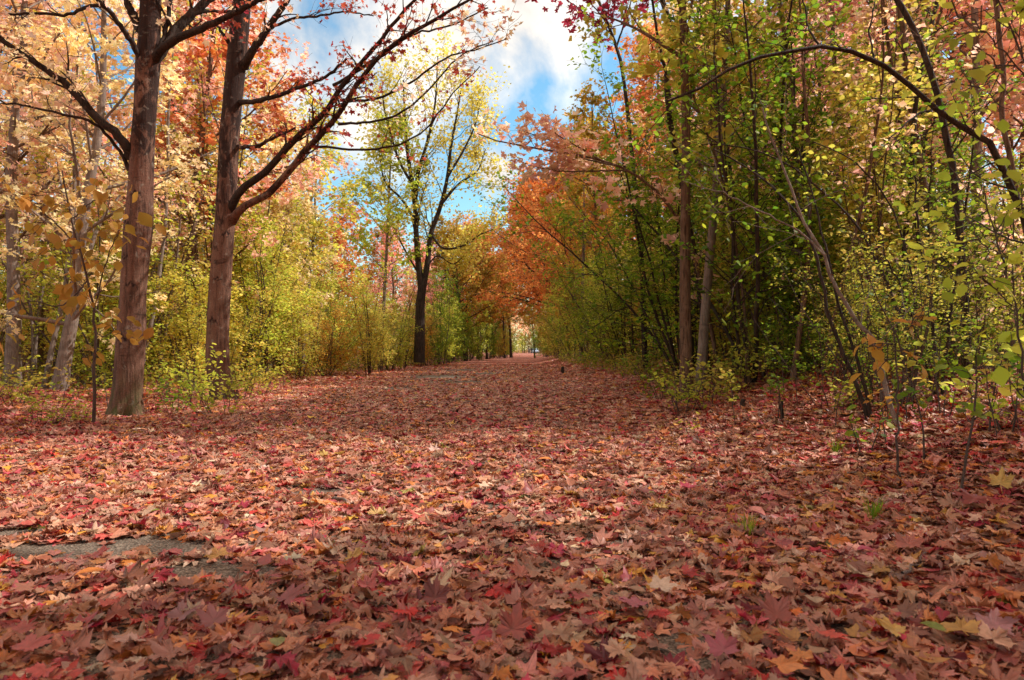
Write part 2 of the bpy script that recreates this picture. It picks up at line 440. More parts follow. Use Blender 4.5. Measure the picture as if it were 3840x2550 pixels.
ylin = np.concatenate([[-600, -120, -40], np.arange(-12, 40, .5), np.arange(40, 120, 2.0), np.arange(120, 300, 8.), [320, 420, 600, 900]])
xlin = np.concatenate([[-900, -300, -120, -60, -40, -28], np.arange(-20, 20, .4), [20, 28, 40, 60, 120, 300, 900]])
Xg, Yg = np.meshgrid(xlin, ylin)
sheet('ground', Xg, Yg, ground_mat(), gz)
PX0, PX1 = -3.9, 1.2
xp = np.linspace(PX0, PX1, 15); yp = ylin[(ylin >= -12) & (ylin <= 290)]
Xp, Yp = np.meshgrid(xp, yp); Xp = Xp + xshift(Yp)
sheet('path', Xp, Yp, path_mat(), lambda x, y: gz(x, y) + .006)

# ------------------------------------------------------------------ the carpet of fallen leaves
LC = np.array([(.72, .28, .15), (.46, .15, .075), (.80, .42, .26), (.80, .26, .05), (.66, .05, .04), (.34, .02, .035), (.56, .24, .17),
               (.88, .44, .05), (.64, .05, .10), (.24, .08, .045), (.90, .60, .40), (.36, .36, .05), (.60, .34, .19), (.78, .30, .22)])
LP = np.array([.15, .14, .12, .12, .11, .07, .06, .04, .045, .07, .05, .004, .08, .06]); LP = LP / LP.sum()

def litter_mat():
    m, t = new_mat('fallen_leaf')
    a = t.n('ShaderNodeAttribute', attribute_name='col'); v = t.n('ShaderNodeAttribute', attribute_name='vein')
    g = t.n('ShaderNodeNewGeometry')
    nz = t.n('ShaderNodeTexNoise', i_Scale=38.0, i_Detail=4.0, i_Roughness=.65); t.l(g.outputs['Position'], nz.inputs['Vector'])
    c = t.mix(1.0, a.outputs['Color'], t.mapr(nz.outputs[0], .3, .7, .72, 1.22), 'MULTIPLY')
    vm = t.ramp(v.outputs['Fac'], [(.86, (0, 0, 0)), (.96, (1, 1, 1))])
    c = t.mix(t.math('MULTIPLY', vm, .30), c, (.20, .09, .06))
    c = t.mix(t.math('MULTIPLY', g.outputs['Backfacing'], .28), c, (.64, .31, .22))
    pb = t.n('ShaderNodeBsdfPrincipled', i_Roughness=.5); t.l(c, pb.inputs['Base Color'])
    pb.inputs['Specular IOR Level'].default_value = .4
    bp = t.n('ShaderNodeBump', i_Strength=.35, i_Distance=.006); t.l(nz.outputs[0], bp.inputs['Height']); t.l(bp.outputs[0], pb.inputs['Normal'])
    tr = t.n('ShaderNodeBsdfTranslucent'); t.l(c, tr.inputs[0])
    mx = t.n('ShaderNodeMixShader', i_0=.18); t.l(pb.outputs[0], mx.inputs[1]); t.l(tr.outputs[0], mx.inputs[2])
    o = t.n('ShaderNodeOutputMaterial'); t.l(mx.outputs[0], o.inputs[0]); return m
LITTER = litter_mat()
def tri(T):
    V, F, W = T; out = []
    for f in F:
        for q in range(1, len(f) - 1): out.append((f[0], f[q], f[q + 1]))
    return V - np.array([0, .5, 0]), out, W
CRUSHED = [with_petiole(curled(mh, rg0, .55, .3), mhF, mhV, rg0) for _ in range(4)]
STALK = (np.array([(-.015, -1, 0), (.015, -1, 0), (.1, 0, .05), (.07, 0, .05), (.0, 1, 0)]), [(0, 1, 2), (0, 2, 3), (3, 2, 4)], np.zeros(5))
MIX = MAPLE_HI + CRUSHED + [tri((OVAL[0][0] * 1.5, OVAL[0][1], OVAL[0][2])), tri((OVAL[2][0] * 1.3, OVAL[2][1], OVAL[2][2])), STALK]
MIX_LO = MAPLE_LO * 2 + [tri(OVAL[0]), STALK]

BARE = [(-2.05, 3.42, .50, .17), (-1.28, 3.04, .26, .15), (-1.45, 4.85, .26, .12), (-2.75, 3.68, .34, .08), (-2.6, 25, 1.2, 2.0), (-1.7, 21, .8, .9), (-2.9, 17.5, .5, .8), (-1.0, 29, .7, 1.6), (-2.4, 33, .8, 2.4)]
def bare(x, y):
    m = np.zeros_like(x)
    for cx, cy, rx, ry in BARE:
        q = np.sqrt(((x - cx) / rx) ** 2 + ((y - cy) / ry) ** 2) + .28 * np.sin(x * 9 + cy) * np.cos(y * 11 + cx)
        m = np.maximum(m, .97 * (1 - sstep(.8, 1.3, q)))
    return m

def tilt_frames(rng, n, sd, stand):
    az = rng.uniform(0, 6.283, n)
    sd_ = np.where(rng.uniform(size=n) < stand, sd * 3.0, sd)
    z = np.stack([rng.normal(0, 1, n) * sd_, rng.normal(0, 1, n) * sd_, np.ones(n)], 1)
    z[rng.uniform(size=n) < .4] *= np.array([1, 1, -1.])
    z /= np.linalg.norm(z, axis=1, keepdims=True)
    y = np.stack([np.cos(az), np.sin(az), np.zeros(n)], 1)
    y -= z * np.sum(y * z, 1, keepdims=True); y /= np.linalg.norm(y, axis=1, keepdims=True)
    return np.stack([np.cross(y, z), y, z], 2)

def litter(seed, y0, y1, dens, x0f, x1f, tmpl, size, lift, sd=.2):
    rng = np.random.default_rng(seed)
    xa, xb = min(x0f(y0), x0f(y1)), max(x1f(y0), x1f(y1))
    n = int((xb - xa) * (y1 - y0) * dens)
    x = rng.uniform(xa, xb, n); y = rng.uniform(y0, y1, n)
    keep = (x > x0f(y)) & (x < x1f(y)) & (rng.uniform(size=n) > bare(x, y) * 1.0)
    keep &= rng.uniform(size=n) < .80 + .25 * np.sin(x * 2.3 + 1.7 * np.sin(y * 1.3)) * np.sin(y * 1.9 + x)
    x, y = x[keep], y[keep]; n = len(x)
    z = gz(x, y) + .008 + np.abs(rng.normal(0, lift, n)) + .02 * sstep(2, 5, x)
    ci = rng.choice(len(LC), n, p=LP)
    # neighbourhoods differ a little: redder on the right bank and along the left verge
    redder = (sstep(1.5, 4, x) + sstep(-4, -6.5, x)) * .45
    sw = rng.uniform(size=n) < redder * .6
    ci[sw] = rng.choice([4, 5, 8, 3, 0], sw.sum())
    c = LC[ci] * rng.uniform(.5, 1.2, (n, 1)) * (1 + rng.normal(0, .06, (n, 3)))
    s = size * np.clip(rng.normal(1, .28, n), .4, 1.6)
    return np.stack([x, y, z], 1), tilt_frames(rng, n, sd, .06), s, np.clip(c, .01, .9), tmpl, rng

fx0 = lambda y: np.minimum(-1.2 - .80 * np.asarray(y, float), -2.5)
fx1 = lambda y: np.maximum(1.4 + .80 * np.asarray(y, float), 2.5)
cl = lambda f, a, b: (lambda y: np.clip(f(y), a, b))
meshes = [
    litter(4, .8, 9, 420, cl(fx0, -9, 9), cl(fx1, -9, 8.5), MIX_LO, .060, .006, .10),
    litter(1, .8, 5, 520, cl(fx0, -9, 9), cl(fx1, -9, 8.5), MIX, .054, .022, .12),
    litter(5, 5, 10, 400, cl(fx0, -9, 9), cl(fx1, -9, 8.5), MIX, .056, .022, .12),
    litter(2, 10, 20, 380, cl(fx0, -12, 9), cl(fx1, -9, 9.5), MIX_LO, .064, .022, .14),
    litter(3, 20, 48, 110, cl(fx0, -12, 9), cl(fx1, -9, 9), MAPLE_LO, .08, .02, .2),
]
VV, LL, SS, FA, PA, CA = [], [], [], [], [], []; off = 0
for pos, rot, s, c, tmpl, rng in meshes:
    me = leaves_mesh('tmp', tmpl, pos, rot, s, rng.uniform(size=len(pos)), None, rng, c)
    nv, nl, npoly = len(me.vertices), len(me.loops), len(me.polygons)
    a = np.empty(nv * 3, np.float32); me.vertices.foreach_get('co', a); VV.append(a.reshape(-1, 3))
    a = np.empty(nl, np.int32); me.loops.foreach_get('vertex_index', a); LL.append(a + off)
    SS.append(np.full(npoly, 3))
    a = np.empty(npoly, np.float32); me.attributes['lr'].data.foreach_get('value', a); FA.append(a)
    a = np.empty(nv, np.float32); me.attributes['vein'].data.foreach_get('value', a); PA.append(a)
    a = np.empty(npoly * 4, np.float32); me.attributes['col'].data.foreach_get('color', a); CA.append(a.reshape(-1, 4)[:, :3])
    off += nv; bpy.data.meshes.remove(me)
o = link('fallen_leaves', to_mesh('fallen_leaves', np.vstack(VV), np.concatenate(LL), np.concatenate(SS), LITTER, np.concatenate(FA), np.concatenate(PA), np.vstack(CA)))
o['kind'] = 'stuff'; o['label'] = 'carpet of fallen red, brown and tan maple leaves covering the path and verges'; o['category'] = 'fallen leaves'

# single leaves that stand out of the carpet
OUT = [
    (103, 2500, (.50, .06, .06), 1.25, .25, 'bright red maple leaf in the near left corner of the leaf carpet'),
    (1078, 2320, (.24, .03, .05), 1.3, .5, 'dark maroon maple leaf with raised lobes below the lower bare asphalt patch'),
    (677, 2367, (.24, .10, .12), 1.25, .15, 'flat dusky purple maple leaf left of two maroon leaves'),
    (802, 2390, (.22, .03, .05), 1.2, .2, 'flat wine-dark maple leaf close right of a dusky purple leaf'),
    (450, 2003, (.48, .05, .07), .95, .2, 'small crimson leaf lying on the large bare asphalt patch'),
    (542, 1960, (.68, .48, .30), 1.15, .3, 'cream-tan maple leaf at the far rim of the large asphalt patch'),
    (818, 2123, (.68, .36, .05), 1.0, .12, 'orange-yellow maple leaf on the smaller asphalt patch'),
    (618, 2110, (.46, .08, .09), 1.2, .15, 'rosy red maple leaf between the two near asphalt patches'),
    (350, 2130, (.50, .08, .08), 1.05, .2, 'red maple leaf at the near rim of the large asphalt patch'),
    (1040, 2464, (.30, .30, .10), .8, .15, 'small dull green oval leaf near the bottom left of the carpet'),
    (1323, 2128, (.66, .40, .05), 1.0, .15, 'mustard yellow leaf right of the bare asphalt patches'),
    (1920, 2478, (.42, .06, .05), 1.25, .9, 'folded red maple leaf standing on edge at the bottom centre'),
    (1957, 2209, (.60, .16, .10), 1.05, .3, 'coral red maple leaf in the middle of the near path'),
    (1535, 2372, (.58, .13, .12), 1.1, .25, 'salmon pink maple leaf left of the dark maroon upright leaf'),
    (1632, 2330, (.20, .02, .03), 1.2, .7, 'dark maroon maple leaf standing upright in the near carpet'),
    (1378, 2247, (.52, .07, .08), 1.0, .2, 'crimson maple leaf below the mustard yellow leaf'),
    (1410, 1960, (.66, .44, .12), 1.05, .15, 'pale yellow leaf on the sunlit middle of the path'),
    (2483, 1938, (.68, .46, .08), .95, .25, 'small bright yellow leaf right of the sunlit patch'),
    (2386, 2323, (.44, .09, .16), 1.2, .2, 'magenta maple leaf beside a curled cream leaf'),
    (2478, 2264, (.66, .50, .34), 1.2, .4, 'curled cream maple leaf beside the magenta leaf'),
    (2912, 2410, (.28, .035, .03), 1.35, .75, 'large dark red maple leaf leaning upright at the lower right'),
    (2712, 2513, (.38, .03, .09), 1.15, .3, 'crimson folded leaf at the bottom edge left of the big dark red leaf'),
    (3357, 2437, (.74, .48, .07), 1.15, .3, 'golden yellow maple leaf in the sun spot at the lower right'),
    (3606, 2426, (.68, .38, .05), 1.15, .25, 'amber maple leaf lying between the golden leaf and the pink leaf'),
    (3726, 2426, (.58, .26, .28), 1.2, .4, 'pale pink curled leaf near the lower right corner'),
    (3655, 1928, (.30, .02, .03), 1.6, .5, 'large deep red maple leaf at the foot of a bare seedling stem'),
    (3753, 1884, (.74, .48, .08), 1.25, .6, 'bright yellow leaf leaning against the large deep red leaf'),
    (3406, 2096, (.56, .13, .09), 1.3, .3, 'orange-red maple leaf lying on the right bank'),
    (3503, 2410, (.26, .30, .05), .85, .2, 'small green leaf lying just above the amber leaf'),
    (1215, 1730, (.60, .42, .05), .9, .5, 'yellow-olive leaf standing up in the middle distance on the path'),
]
rng = np.random.default_rng(5)
for i, (xn, yn, c, sz, st, lab) in enumerate(OUT):
    p = PG(xn, yn); T, F, Wv = MAPLE_HI[i % len(MAPLE_HI)]
    if 'oval' in lab or 'small green' in lab:
        T, F, Wv = OVAL[0]; T = T - np.array([0, .5, 0])
        T = T * 1.4
    me = to_mesh('fallen_leaf', T * .068 * sz, np.concatenate([np.array(f) for f in F]), [len(f) for f in F], LITTER, np.zeros(len(F)), Wv, np.tile(np.array(c), (len(F), 1)))
    o = thing('fallen_leaf', lab, 'leaf', (p[0], p[1], p[2] + .045 + .05 * st * sz), rng.uniform(0, 6.28), 1.0, 'leaves standing out of the carpet', me)
    o.rotation_euler = (st + rng.normal(0, .1), rng.normal(0, .12), rng.uniform(-.9, .9))

# ------------------------------------------------------------------ the two big maples on the left
def spline(pts, n):
    pts = np.asarray(pts, float); m = len(pts)
    d = np.concatenate([[0], np.cumsum(np.linalg.norm(np.diff(pts[:, :3], axis=0), axis=1))]); d /= d[-1]
    t = np.linspace(0, 1, n); out = []
    tan = np.gradient(pts, d, axis=0)
    for q in t:
        i = min(np.searchsorted(d, q, 'right') - 1, m - 2); h = d[i + 1] - d[i]; u = (q - d[i]) / h
        out.append((2 * u**3 - 3 * u**2 + 1) * pts[i] + (u**3 - 2 * u**2 + u) * h * tan[i] + (-2 * u**3 + 3 * u**2) * pts[i + 1] + (u**3 - u**2) * h * tan[i + 1])
    return np.array(out)

def hero_trunk(prof, Y, top, seed, knots):
    """prof: photo (x, y, width) up the trunk at depth Y"""
    rng = np.random.default_rng(seed)
    rows = []
    for x, y, w in prof:
        p = P(x, y, Y); rows.append([*p, w / FPX * Y * .455])
    rows += top
    s = spline(rows, 460); pts, rad = s[:, :3], np.maximum(s[:, 3], .02)
    n, sd = len(pts), 84
    th = np.arange(sd) * 2 * math.pi / sd; z = pts[:, 2]
    wob = np.ones((n, sd))
    for k in range(1, 7):
        wob += .022 / k**.6 * np.sin(k * th[None, :] + z[:, None] * rng.uniform(.4, 1.6) * k**.5 + rng.uniform(0, 6.28))
    wob += .008 * np.sin(23 * th[None, :] + 3 * np.sin(z[:, None] * 1.7)) * (np.sin(z[:, None] * 3.1 + th[None, :]) * .5 + .5)
    zz = np.exp(-np.maximum(z[:, None], 0) / .25)
    wob += zz * (.12 + .24 * np.sin(4 * th + seed) + .10 * np.sin(7 * th + 2 * seed))[None, :]
    scar = np.zeros((n, sd))
    for kz, ka, ks, kh in knots:                   # branch collars: a swelling under a dark eyebrow-shaped scar
        da = np.angle(np.exp(1j * (th - ka)))[None, :]
        wob += .8 * kh * np.exp(-((z[:, None] - kz + ks * .3) / ks) ** 2 - (da / .6) ** 2)
        zc = kz - .42 * ks * np.abs(da / .5) ** 1.3 + .02 * np.sin(da * 17 + kz)
        g = np.exp(-((z[:, None] - zc) / (.16 * ks + .012)) ** 2) * np.exp(-(da / .62) ** 4)
        scar = np.maximum(scar, g * (.75 + .25 * np.sin(da * 23 + z[:, None] * 40)))
        wob -= .4 * kh * g
        scar = np.maximum(scar, .8 * np.exp(-((z[:, None] - kz + ks * .5) / (.10 * ks)) ** 2 - (da / .13) ** 2))
    W = Wood(); W.tube(pts, rad, sd, wob); W.scar = scar
    return W, pts, rad

def hero_bark():
    m = bark_mat('bark_old_maple', (.018, .009, .007), (.165, .072, .047), (.28, .15, .10), .8, .6, .6, .9)
    t = NT.__new__(NT); t.t = m.node_tree
    pb = next(n for n in t.t.nodes if n.type == 'BSDF_PRINCIPLED')
    src = pb.inputs['Base Color'].links[0].from_socket
    a = t.n('ShaderNodeAttribute', attribute_name='vein')
    tc = t.n('ShaderNodeTexCoord'); sp = t.n('ShaderNodeSeparateXYZ'); t.l(tc.outputs['Object'], sp.inputs[0])
    nz = t.n('ShaderNodeTexNoise', i_Scale=1.6, i_Detail=7.0, i_Roughness=.7, i_Distortion=1.4)
    mp = t.n('ShaderNodeMapping'); mp.inputs['Scale'].default_value = (2.2, 2.2, .8); t.l(tc.outputs['Object'], mp.inputs[0]); t.l(mp.outputs[0], nz.inputs['Vector'])
    k = t.math('ADD', nz.outputs[0], t.mapr(sp.outputs['Z'], 1.5, 6.0, -.16, .16))
    k = t.mapr(k, .50, .58, 0, .85)
    c = t.mix(t.math('MAXIMUM', k, t.mapr(a.outputs['Fac'], .25, .7, 0, .95)), src, (.022, .011, .009))
    moss = t.math('MULTIPLY', t.mapr(sp.outputs['Z'], .05, .75, 1, 0), t.mapr(nz.outputs[0], .42, .56, 0, .8))
    c = t.mix(moss, c, (.075, .085, .022))
    lich = t.n('ShaderNodeTexNoise', i_Scale=9.0, i_Detail=3.0, i_Distortion=.6); t.l(tc.outputs['Object'], lich.inputs['Vector'])
    c = t.mix(t.mapr(lich.outputs[0], .62, .70, 0, .45), c, (.34, .30, .24))
    t.l(c, pb.inputs['Base Color'])
    return m
HB = hero_bark()

def hero(name, label, prof, Y, top, seed, knots, limbs, crown):
    rng = np.random.default_rng(seed)
    base = PG(prof[0][0], prof[0][1]); base = P(prof[0][0], prof[0][1], Y); base[2] = float(gz(base[0], base[1]))
    t = thing(name, label, 'tree', base, group='old maples on the left verge')
    W, pts, rad = hero_trunk(prof, Y, top, seed, knots)
    b = base
    def local(me):
        a = np.empty(len(me.vertices) * 3, np.float32); me.vertices.foreach_get('co', a)
        a = a.reshape(-1, 3) - b.astype(np.float32); me.vertices.foreach_set('co', a.ravel()); me.update(); return me
    tm = local(W.mesh('trunk', HB)); a = tm.attributes.new('vein', 'FLOAT', 'POINT'); a.data.foreach_set('value', W.scar.astype(np.float32).ravel()); link('trunk', tm, t)
    Lsp = Leaves(); Lor = Leaves()
    for spec in limbs:
        pp, w0, w1, dY, dense = spec[:5]
        n = len(pp); k = np.linspace(0, 1, n)
        pl = np.array([P(x, y, Y + dY * kk) for (x, y), kk in zip(pp, k)])
        pl = spline(np.hstack([pl, np.zeros((n, 1))]), 26)[:, :3]
        pl[1:] += rng.normal(0, .008, (25, 3))
        r = np.linspace(w0, w1, 26) / FPX * Y * .5
        r[0] *= 1.25; r[1] *= 1.1
        WL = Wood(); WL.tube(pl, r, 10)
        L = np.sum(np.linalg.norm(np.diff(pl, axis=0), axis=1))
        acc = Lsp if spec[5] == 'red' else Lor
        dress(rng, WL, acc, pl, float(r[3]), int(L * 2.8 * dense) + 3, .62, 4, .34, max(2, int(3.2 * dense)), .07, .25, .3, (.4, .9), .0)
        link('branch', local(WL.mesh('branch', BM['dark'] if spec[6] else HB)), t)
    # the part of the crown above the picture, which shades the path
    z0, n1, spread = crown
    WB = Wood()
    i0 = int(np.argmax(pts[:, 2] > z0)); up = pts[i0:]
    for i in range(n1):
        u = (i + rng.uniform()) / n1; p, d = at(up, min(u, .98)); a = i * 2.4 + rng.normal(0, .3); ang = R(70 - 40 * u)
        lb = walk(rng, p, (math.cos(a) * math.sin(ang), math.sin(a) * math.sin(ang), math.cos(ang)), spread * (1.1 - .7 * u) * rng.uniform(.7, 1.1), 7, .1, .04)
        WB.tube(lb, np.linspace(.055 * (1.1 - u), .012, 8), 6)
        dress(rng, WB, Lor, lb, .05, 6, 1.2, 4, .5, 4, .07, .25, .4)
    link('upper_limbs', local(WB.mesh('upper_limbs', BM['dark'])), t)
    c1 = link('crown', local(Lor.mesh(rng, 'crown', MAPLE_LO, .062, LM['peach'], (.1, 1.1), .7)), t)
    if Lsp.p:
        c2 = link('crown', local(Lsp.mesh(rng, 'crown', MAPLE_LO, .058, LM['red'], (.4, 1.6), .8)), t)
        c2['label'] = 'dark red leaves hanging along the lower branches'
    return t

Y1, Y2 = 10.3, 13.4
hero('maple_tree', 'stout old maple nearest on the left verge, scarred trunk forking high up',
     [(470, 1585, 150), (471, 1560, 138), (476, 1500, 122), (483, 1400, 112), (492, 1260, 110), (498, 1120, 97), (508, 980, 102), (520, 850, 108), (528, 700, 97), (535, 550, 90),
      (547, 380, 86), (556, 230, 92), (562, 120, 82), (566, 0, 80)], Y1,
     [[-5.35, 10.3, 8.0, .14], [-5.25, 10.4, 10.0, .09], [-5.2, 10.5, 12.5, .03]], 3,
     [(1.2, 4.6, .22, .10), (2.9, 4.2, .16, .10), (3.35, 4.9, .14, .09), (2.0, 5.0, .15, .05), (4.1, 3.5, .2, .10), (4.4, 5.1, .2, .12), (2.4, 4.3, .1, .06), (5.0, 4.7, .25, .1), (1.55, 3.4, .12, .07)],
     [([(492, 590), (470, 540), (350, 430), (230, 300), (100, 215), (0, 145), (-150, 40)], 36, 12, -.8, 1.1, 'or', True),
      ([(485, 640), (440, 560), (372, 475), (200, 420), (0, 380), (-120, 350)], 14, 5, -.5, .8, 'or', True),
      ([(540, 265), (500, 170), (440, 80), (370, 0), (300, -80)], 24, 12, -.9, .6, 'or', True),
      ([(530, 120), (500, 60), (475, 0), (440, -120)], 34, 18, -.2, .5, 'or', True),
      ([(575, 230), (600, 190), (680, 140), (780, 95), (960, 10), (1080, -60)], 34, 12, -1.0, .7, 'red', True),
      ([(565, 260), (590, 215), (660, 110), (720, 55), (790, -5), (880, -90)], 44, 24, .4, .6, 'or', True),
      ([(605, 180), (620, 110), (640, 10), (655, -80)], 20, 12, .3, .5, 'or', True),
      ([(400, 22), (330, 26), (270, 50), (150, 52), (0, 52), (-100, 48)], 14, 6, -.6, .7, 'or', True),
      ([(620, 165), (700, 60), (760, 45), (880, 40), (960, 5)], 20, 8, 1.2, .6, 'red', True)],
     (6.6, 13, 3.8))
hero('maple_tree', 'slimmer old maple on the left verge with two long limbs reaching over the path',
     [(840, 1525, 104), (838, 1505, 92), (826, 1440, 88), (816, 1360, 92), (815, 1260, 86), (822, 1100, 84), (838, 900, 80), (848, 760, 81), (860, 550, 79), (873, 380, 75), (893, 163, 78), (908, 0, 70)], Y2,
     [[-5.2, 13.5, 9.5, .14], [-5.1, 13.6, 11.5, .09], [-5.0, 13.7, 14.0, .03]], 8,
     [(1.6, 4.6, .2, .08), (3.3, 5.4, .2, .10), (3.0, 4.2, .12, .06), (3.9, 4.4, .25, .08), (4.6, 4.9, .3, .08), (5.3, 4.2, .25, .08), (2.4, 4.9, .1, .05), (6.3, 4.4, .25, .09)],
     [([(862, 800), (890, 735), (1020, 620), (1100, 530), (1200, 440), (1280, 330), (1400, 180), (1500, 60), (1590, -40)], 30, 9, -1.6, 1.0, 'red', True),
      ([(870, 830), (905, 785), (1000, 730), (1090, 630), (1170, 540), (1260, 440), (1330, 330), (1450, 190), (1620, 80), (1760, 0), (1850, -60)], 29, 7, -2.2, 1.0, 'red', False),
      ([(885, 550), (920, 552), (970, 545), (1040, 510), (1110, 480)], 18, 7, -.8, .9, 'red', False),
      ([(895, 385), (930, 382), (1000, 370), (1080, 345), (1150, 320), (1230, 280), (1300, 220)], 20, 8, -1.2, 1.0, 'red', True),
      ([(915, 250), (930, 220), (1000, 110), (1070, 10), (1110, -70)], 32, 18, -.6, .8, 'or', True),
      ([(880, 180), (855, 155), (810, 90), (770, 50)], 16, 5, -.4, .8, 'or', True),
      ([(1170, 545), (1350, 562), (1500, 540), (1600, 480), (1690, 360), (1800, 250)], 10, 3, -1.8, .45, 'red', True),
      ([(1270, 465), (1400, 455), (1500, 425), (1600, 345), (1720, 215), (1850, 150)], 10, 3, -2.2, .5, 'or', True),
      ([(1280, 375), (1400, 372), (1540, 310), (1680, 215), (1800, 180), (1900, 145)], 11, 3, -2.4, .7, 'or', True),
      ([(1250, 320), (1400, 230), (1550, 130), (1700, 90), (1830, 30)], 11, 4, -1.9, .6, 'or', True),
      ([(1000, 112), (1100, 70), (1200, 60), (1290, 45), (1400, 60)], 12, 4, -1.0, .8, 'red', True)],
     (7.5, 12, 3.6))

# ------------------------------------------------------------------ prototypes
MAPLES = [tree_proto(21, 13, .17, .16, 3.8, 30, 7, 4, 8, MAPLE_LO, .082, len3=.55), tree_proto(22, 12, .15, .12, 3.5, 28, 7, 4, 8, MAPLE_LO, .082, lean=.06, len3=.55),
          tree_proto(23, 14.5, .19, .20, 4.2, 30, 7, 5, 8, MAPLE_LO, .085, len3=.6)]
FARS = [tree_proto(31, 14, .18, .14, 4.2, 32, 7, 5, 7, KITE, .17, len3=.65), tree_proto(32, 13, .17, .10, 3.8, 32, 7, 5, 7, KITE, .17, len3=.65), tree_proto(33, 16, .2, .20, 4.4, 32, 7, 5, 7, KITE, .18, len3=.65)]
ARCH = [tree_proto(35, 13, .2, .24, 6.8, 40, 9, 5, 10, KITE, .18, len3=.7, low=66, high=40, shape=.35), tree_proto(36, 15, .2, .20, 6.2, 42, 9, 5, 10, KITE, .18, len3=.7, low=66, high=35, shape=.4)]
BACK = [tree_proto(24, 14, .16, .36, 4.0, 26, 7, 5, 7, MAPLE_LO, .085, len3=.55), tree_proto(25, 15.5, .17, .42, 4.2, 26, 7, 5, 7, MAPLE_LO, .085, lean=.06, len3=.55), tree_proto(26, 13, .14, .34, 3.6, 26, 7, 5, 7, MAPLE_LO, .085, len3=.55)]
POLES = [tree_proto(41, 13, .12, .40, 2.8, 22, 6, 4, 7, KITE, .14, lean=.05, bark='brown'), tree_proto(42, 12, .09, .35, 2.6, 20, 6, 4, 7, KITE, .14, lean=.09, bark='grey'), tree_proto(43, 15, .15, .42, 3.2, 24, 6, 4, 7, KITE, .14, lean=.04, bark='brown')]
GREENS = [shrub_proto(51, 7.0, 6, .042, .26, 21, 5, 9, 1.4, .45, OVAL, .07, .16, 'dark', 'green', .3), shrub_proto(52, 6.0, 7, .036, .34, 18, 5, 9, 1.3, .42, OVAL, .07, .12, 'dark', 'green', .4),
          shrub_proto(53, 8.0, 5, .045, .22, 22, 5, 9, 1.6, .45, OVAL, .07, .16, 'brown', 'green', .3)]
EDGES = [shrub_proto(61, 5.2, 8, .026, .24, 14, 5, 8, 1.0, .35, OVAL, .085, .08, spread=.06), shrub_proto(62, 4.4, 9, .024, .28, 13, 5, 8, .95, .35, OVAL, .085, .06, spread=.06), shrub_proto(63, 6.2, 8, .03, .2, 15, 5, 8, 1.1, .36, OVAL, .085, .08, spread=.06)]
STICKS = [shrub_proto(71, 4.6, 7, .02, .30, 10, 3, 4, .8, .3, OVAL, .075, .25, 'twig', 'green', .5), shrub_proto(72, 3.6, 7, .018, .4, 9, 3, 4, .7, .3, OVAL, .075, .2, 'twig', 'green', .5)]
LOWS = [shrub_proto(81, 1.0, 7, .008, .5, 6, 2, 3, .3, .14, OVAL, .075, .15, base=.2), shrub_proto(82, .8, 6, .007, .6, 5, 2, 3, .28, .14, OVAL, .07, .15, base=.2)]
SEEDS = [shrub_proto(91, .75, 1, .006, .15, 5, 1, 3, .16, .08, OVAL, .075, .45, base=.01), shrub_proto(92, .5, 2, .005, .3, 3, 1, 3, .14, .07, OVAL, .07, .3, base=.03), shrub_proto(93, 1.1, 1, .007, .12, 6, 1, 2, .2, .1, OVAL, .08, .5, base=.01)]

def dist_label(seq, fmt):
    for i, s in enumerate(seq): yield i, s, fmt.format(nth(i))

# ---- bright maples behind the thicket on the left
COLN = {'gold': 'golden yellow', 'peach': 'peach orange', 'pink': 'salmon pink', 'orange': 'deep orange', 'yellowgreen': 'yellow-green', 'lime': 'lime green', 'olive': 'olive brown',
        'brass': 'brassy yellow', 'green': 'green', 'darkgreen': 'dark green', 'red': 'dark red', 'crimson': 'crimson', 'amber': 'amber', 'pine': 'pine green'}
left_trees = [  # x, y, kind, size, leaf
    (-9.3, 14.0, 1, .85, 'gold'), (-12.5, 15.5, 0, .95, 'peach'), (-8.8, 18.5, 0, .95, 'pink'), (-11.5, 21, 1, 1.0, 'peach'), (-9.0, 25, 1, .78, 'gold'), 
    (-18, 26, 0, 1.1, 'peach'), (-10.5, 32, 0, .58, 'yellowgreen'), (-22, 31, 2, 1.1, 'gold'), (-17, 34, 1, .95, 'pink'), (-26, 24, 1, 1.1, 'peach')]
cnt = {}
for x, y, k, s, lf in left_trees:
    i = cnt.get(lf, 0); cnt[lf] = i + 1
    place(MAPLES[k], 'maple_tree', f'{nth(i)} {COLN[lf]} maple behind the left thicket, counted away from the old maples', 'tree', x, y, rnd.uniform(0, 6.28), s, lf,
          'grey' if k == 1 else 'brown', 'bright maples behind the left thicket')
lf_far = [(-9.6, 38, 1, .60, 'orange'), (-13.5, 42, 0, .68, 'gold'), (-8.3, 46, 2, .58, 'pink'), (-17, 46, 2, .75, 'yellowgreen'), (-22, 42, 0, .9, 'peach'), (-6.8, 54, 1, .7, 'pink'), (-11, 58, 0, .75, 'brass'), (-26, 48, 2, 1.0, 'gold'),
          (-5.6, 64, 0, .72, 'yellowgreen'), (-15, 62, 2, .85, 'orange'), (-4.9, 74, 1, .8, 'pink'), (-9, 74, 2, .8, 'pink'), (-32, 40, 0, 1.05, 'orange'), (-20, 60, 1, 1.0, 'yellowgreen'), (-4.2, 92, 0, .9, 'orange'), (-2.0, 118, 1, .9, 'gold'), (4, 222, 0, 1.0, 'orange'), (9, 218, 1, .9, 'olive'), (-2, 226, 2, .9, 'orange'), (14, 230, 0, 1.0, 'gold')]
cnt = {}
for x, y, k, s, lf in lf_far:
    i = cnt.get(lf, 0); cnt[lf] = i + 1
    place(FARS[k], 'autumn_tree', f'{nth(i)} {COLN[lf]} tree along the left of the far path beyond the forked tree', 'tree', x, y, rnd.uniform(0, 6.28), s, lf, None, 'far trees along the left side')

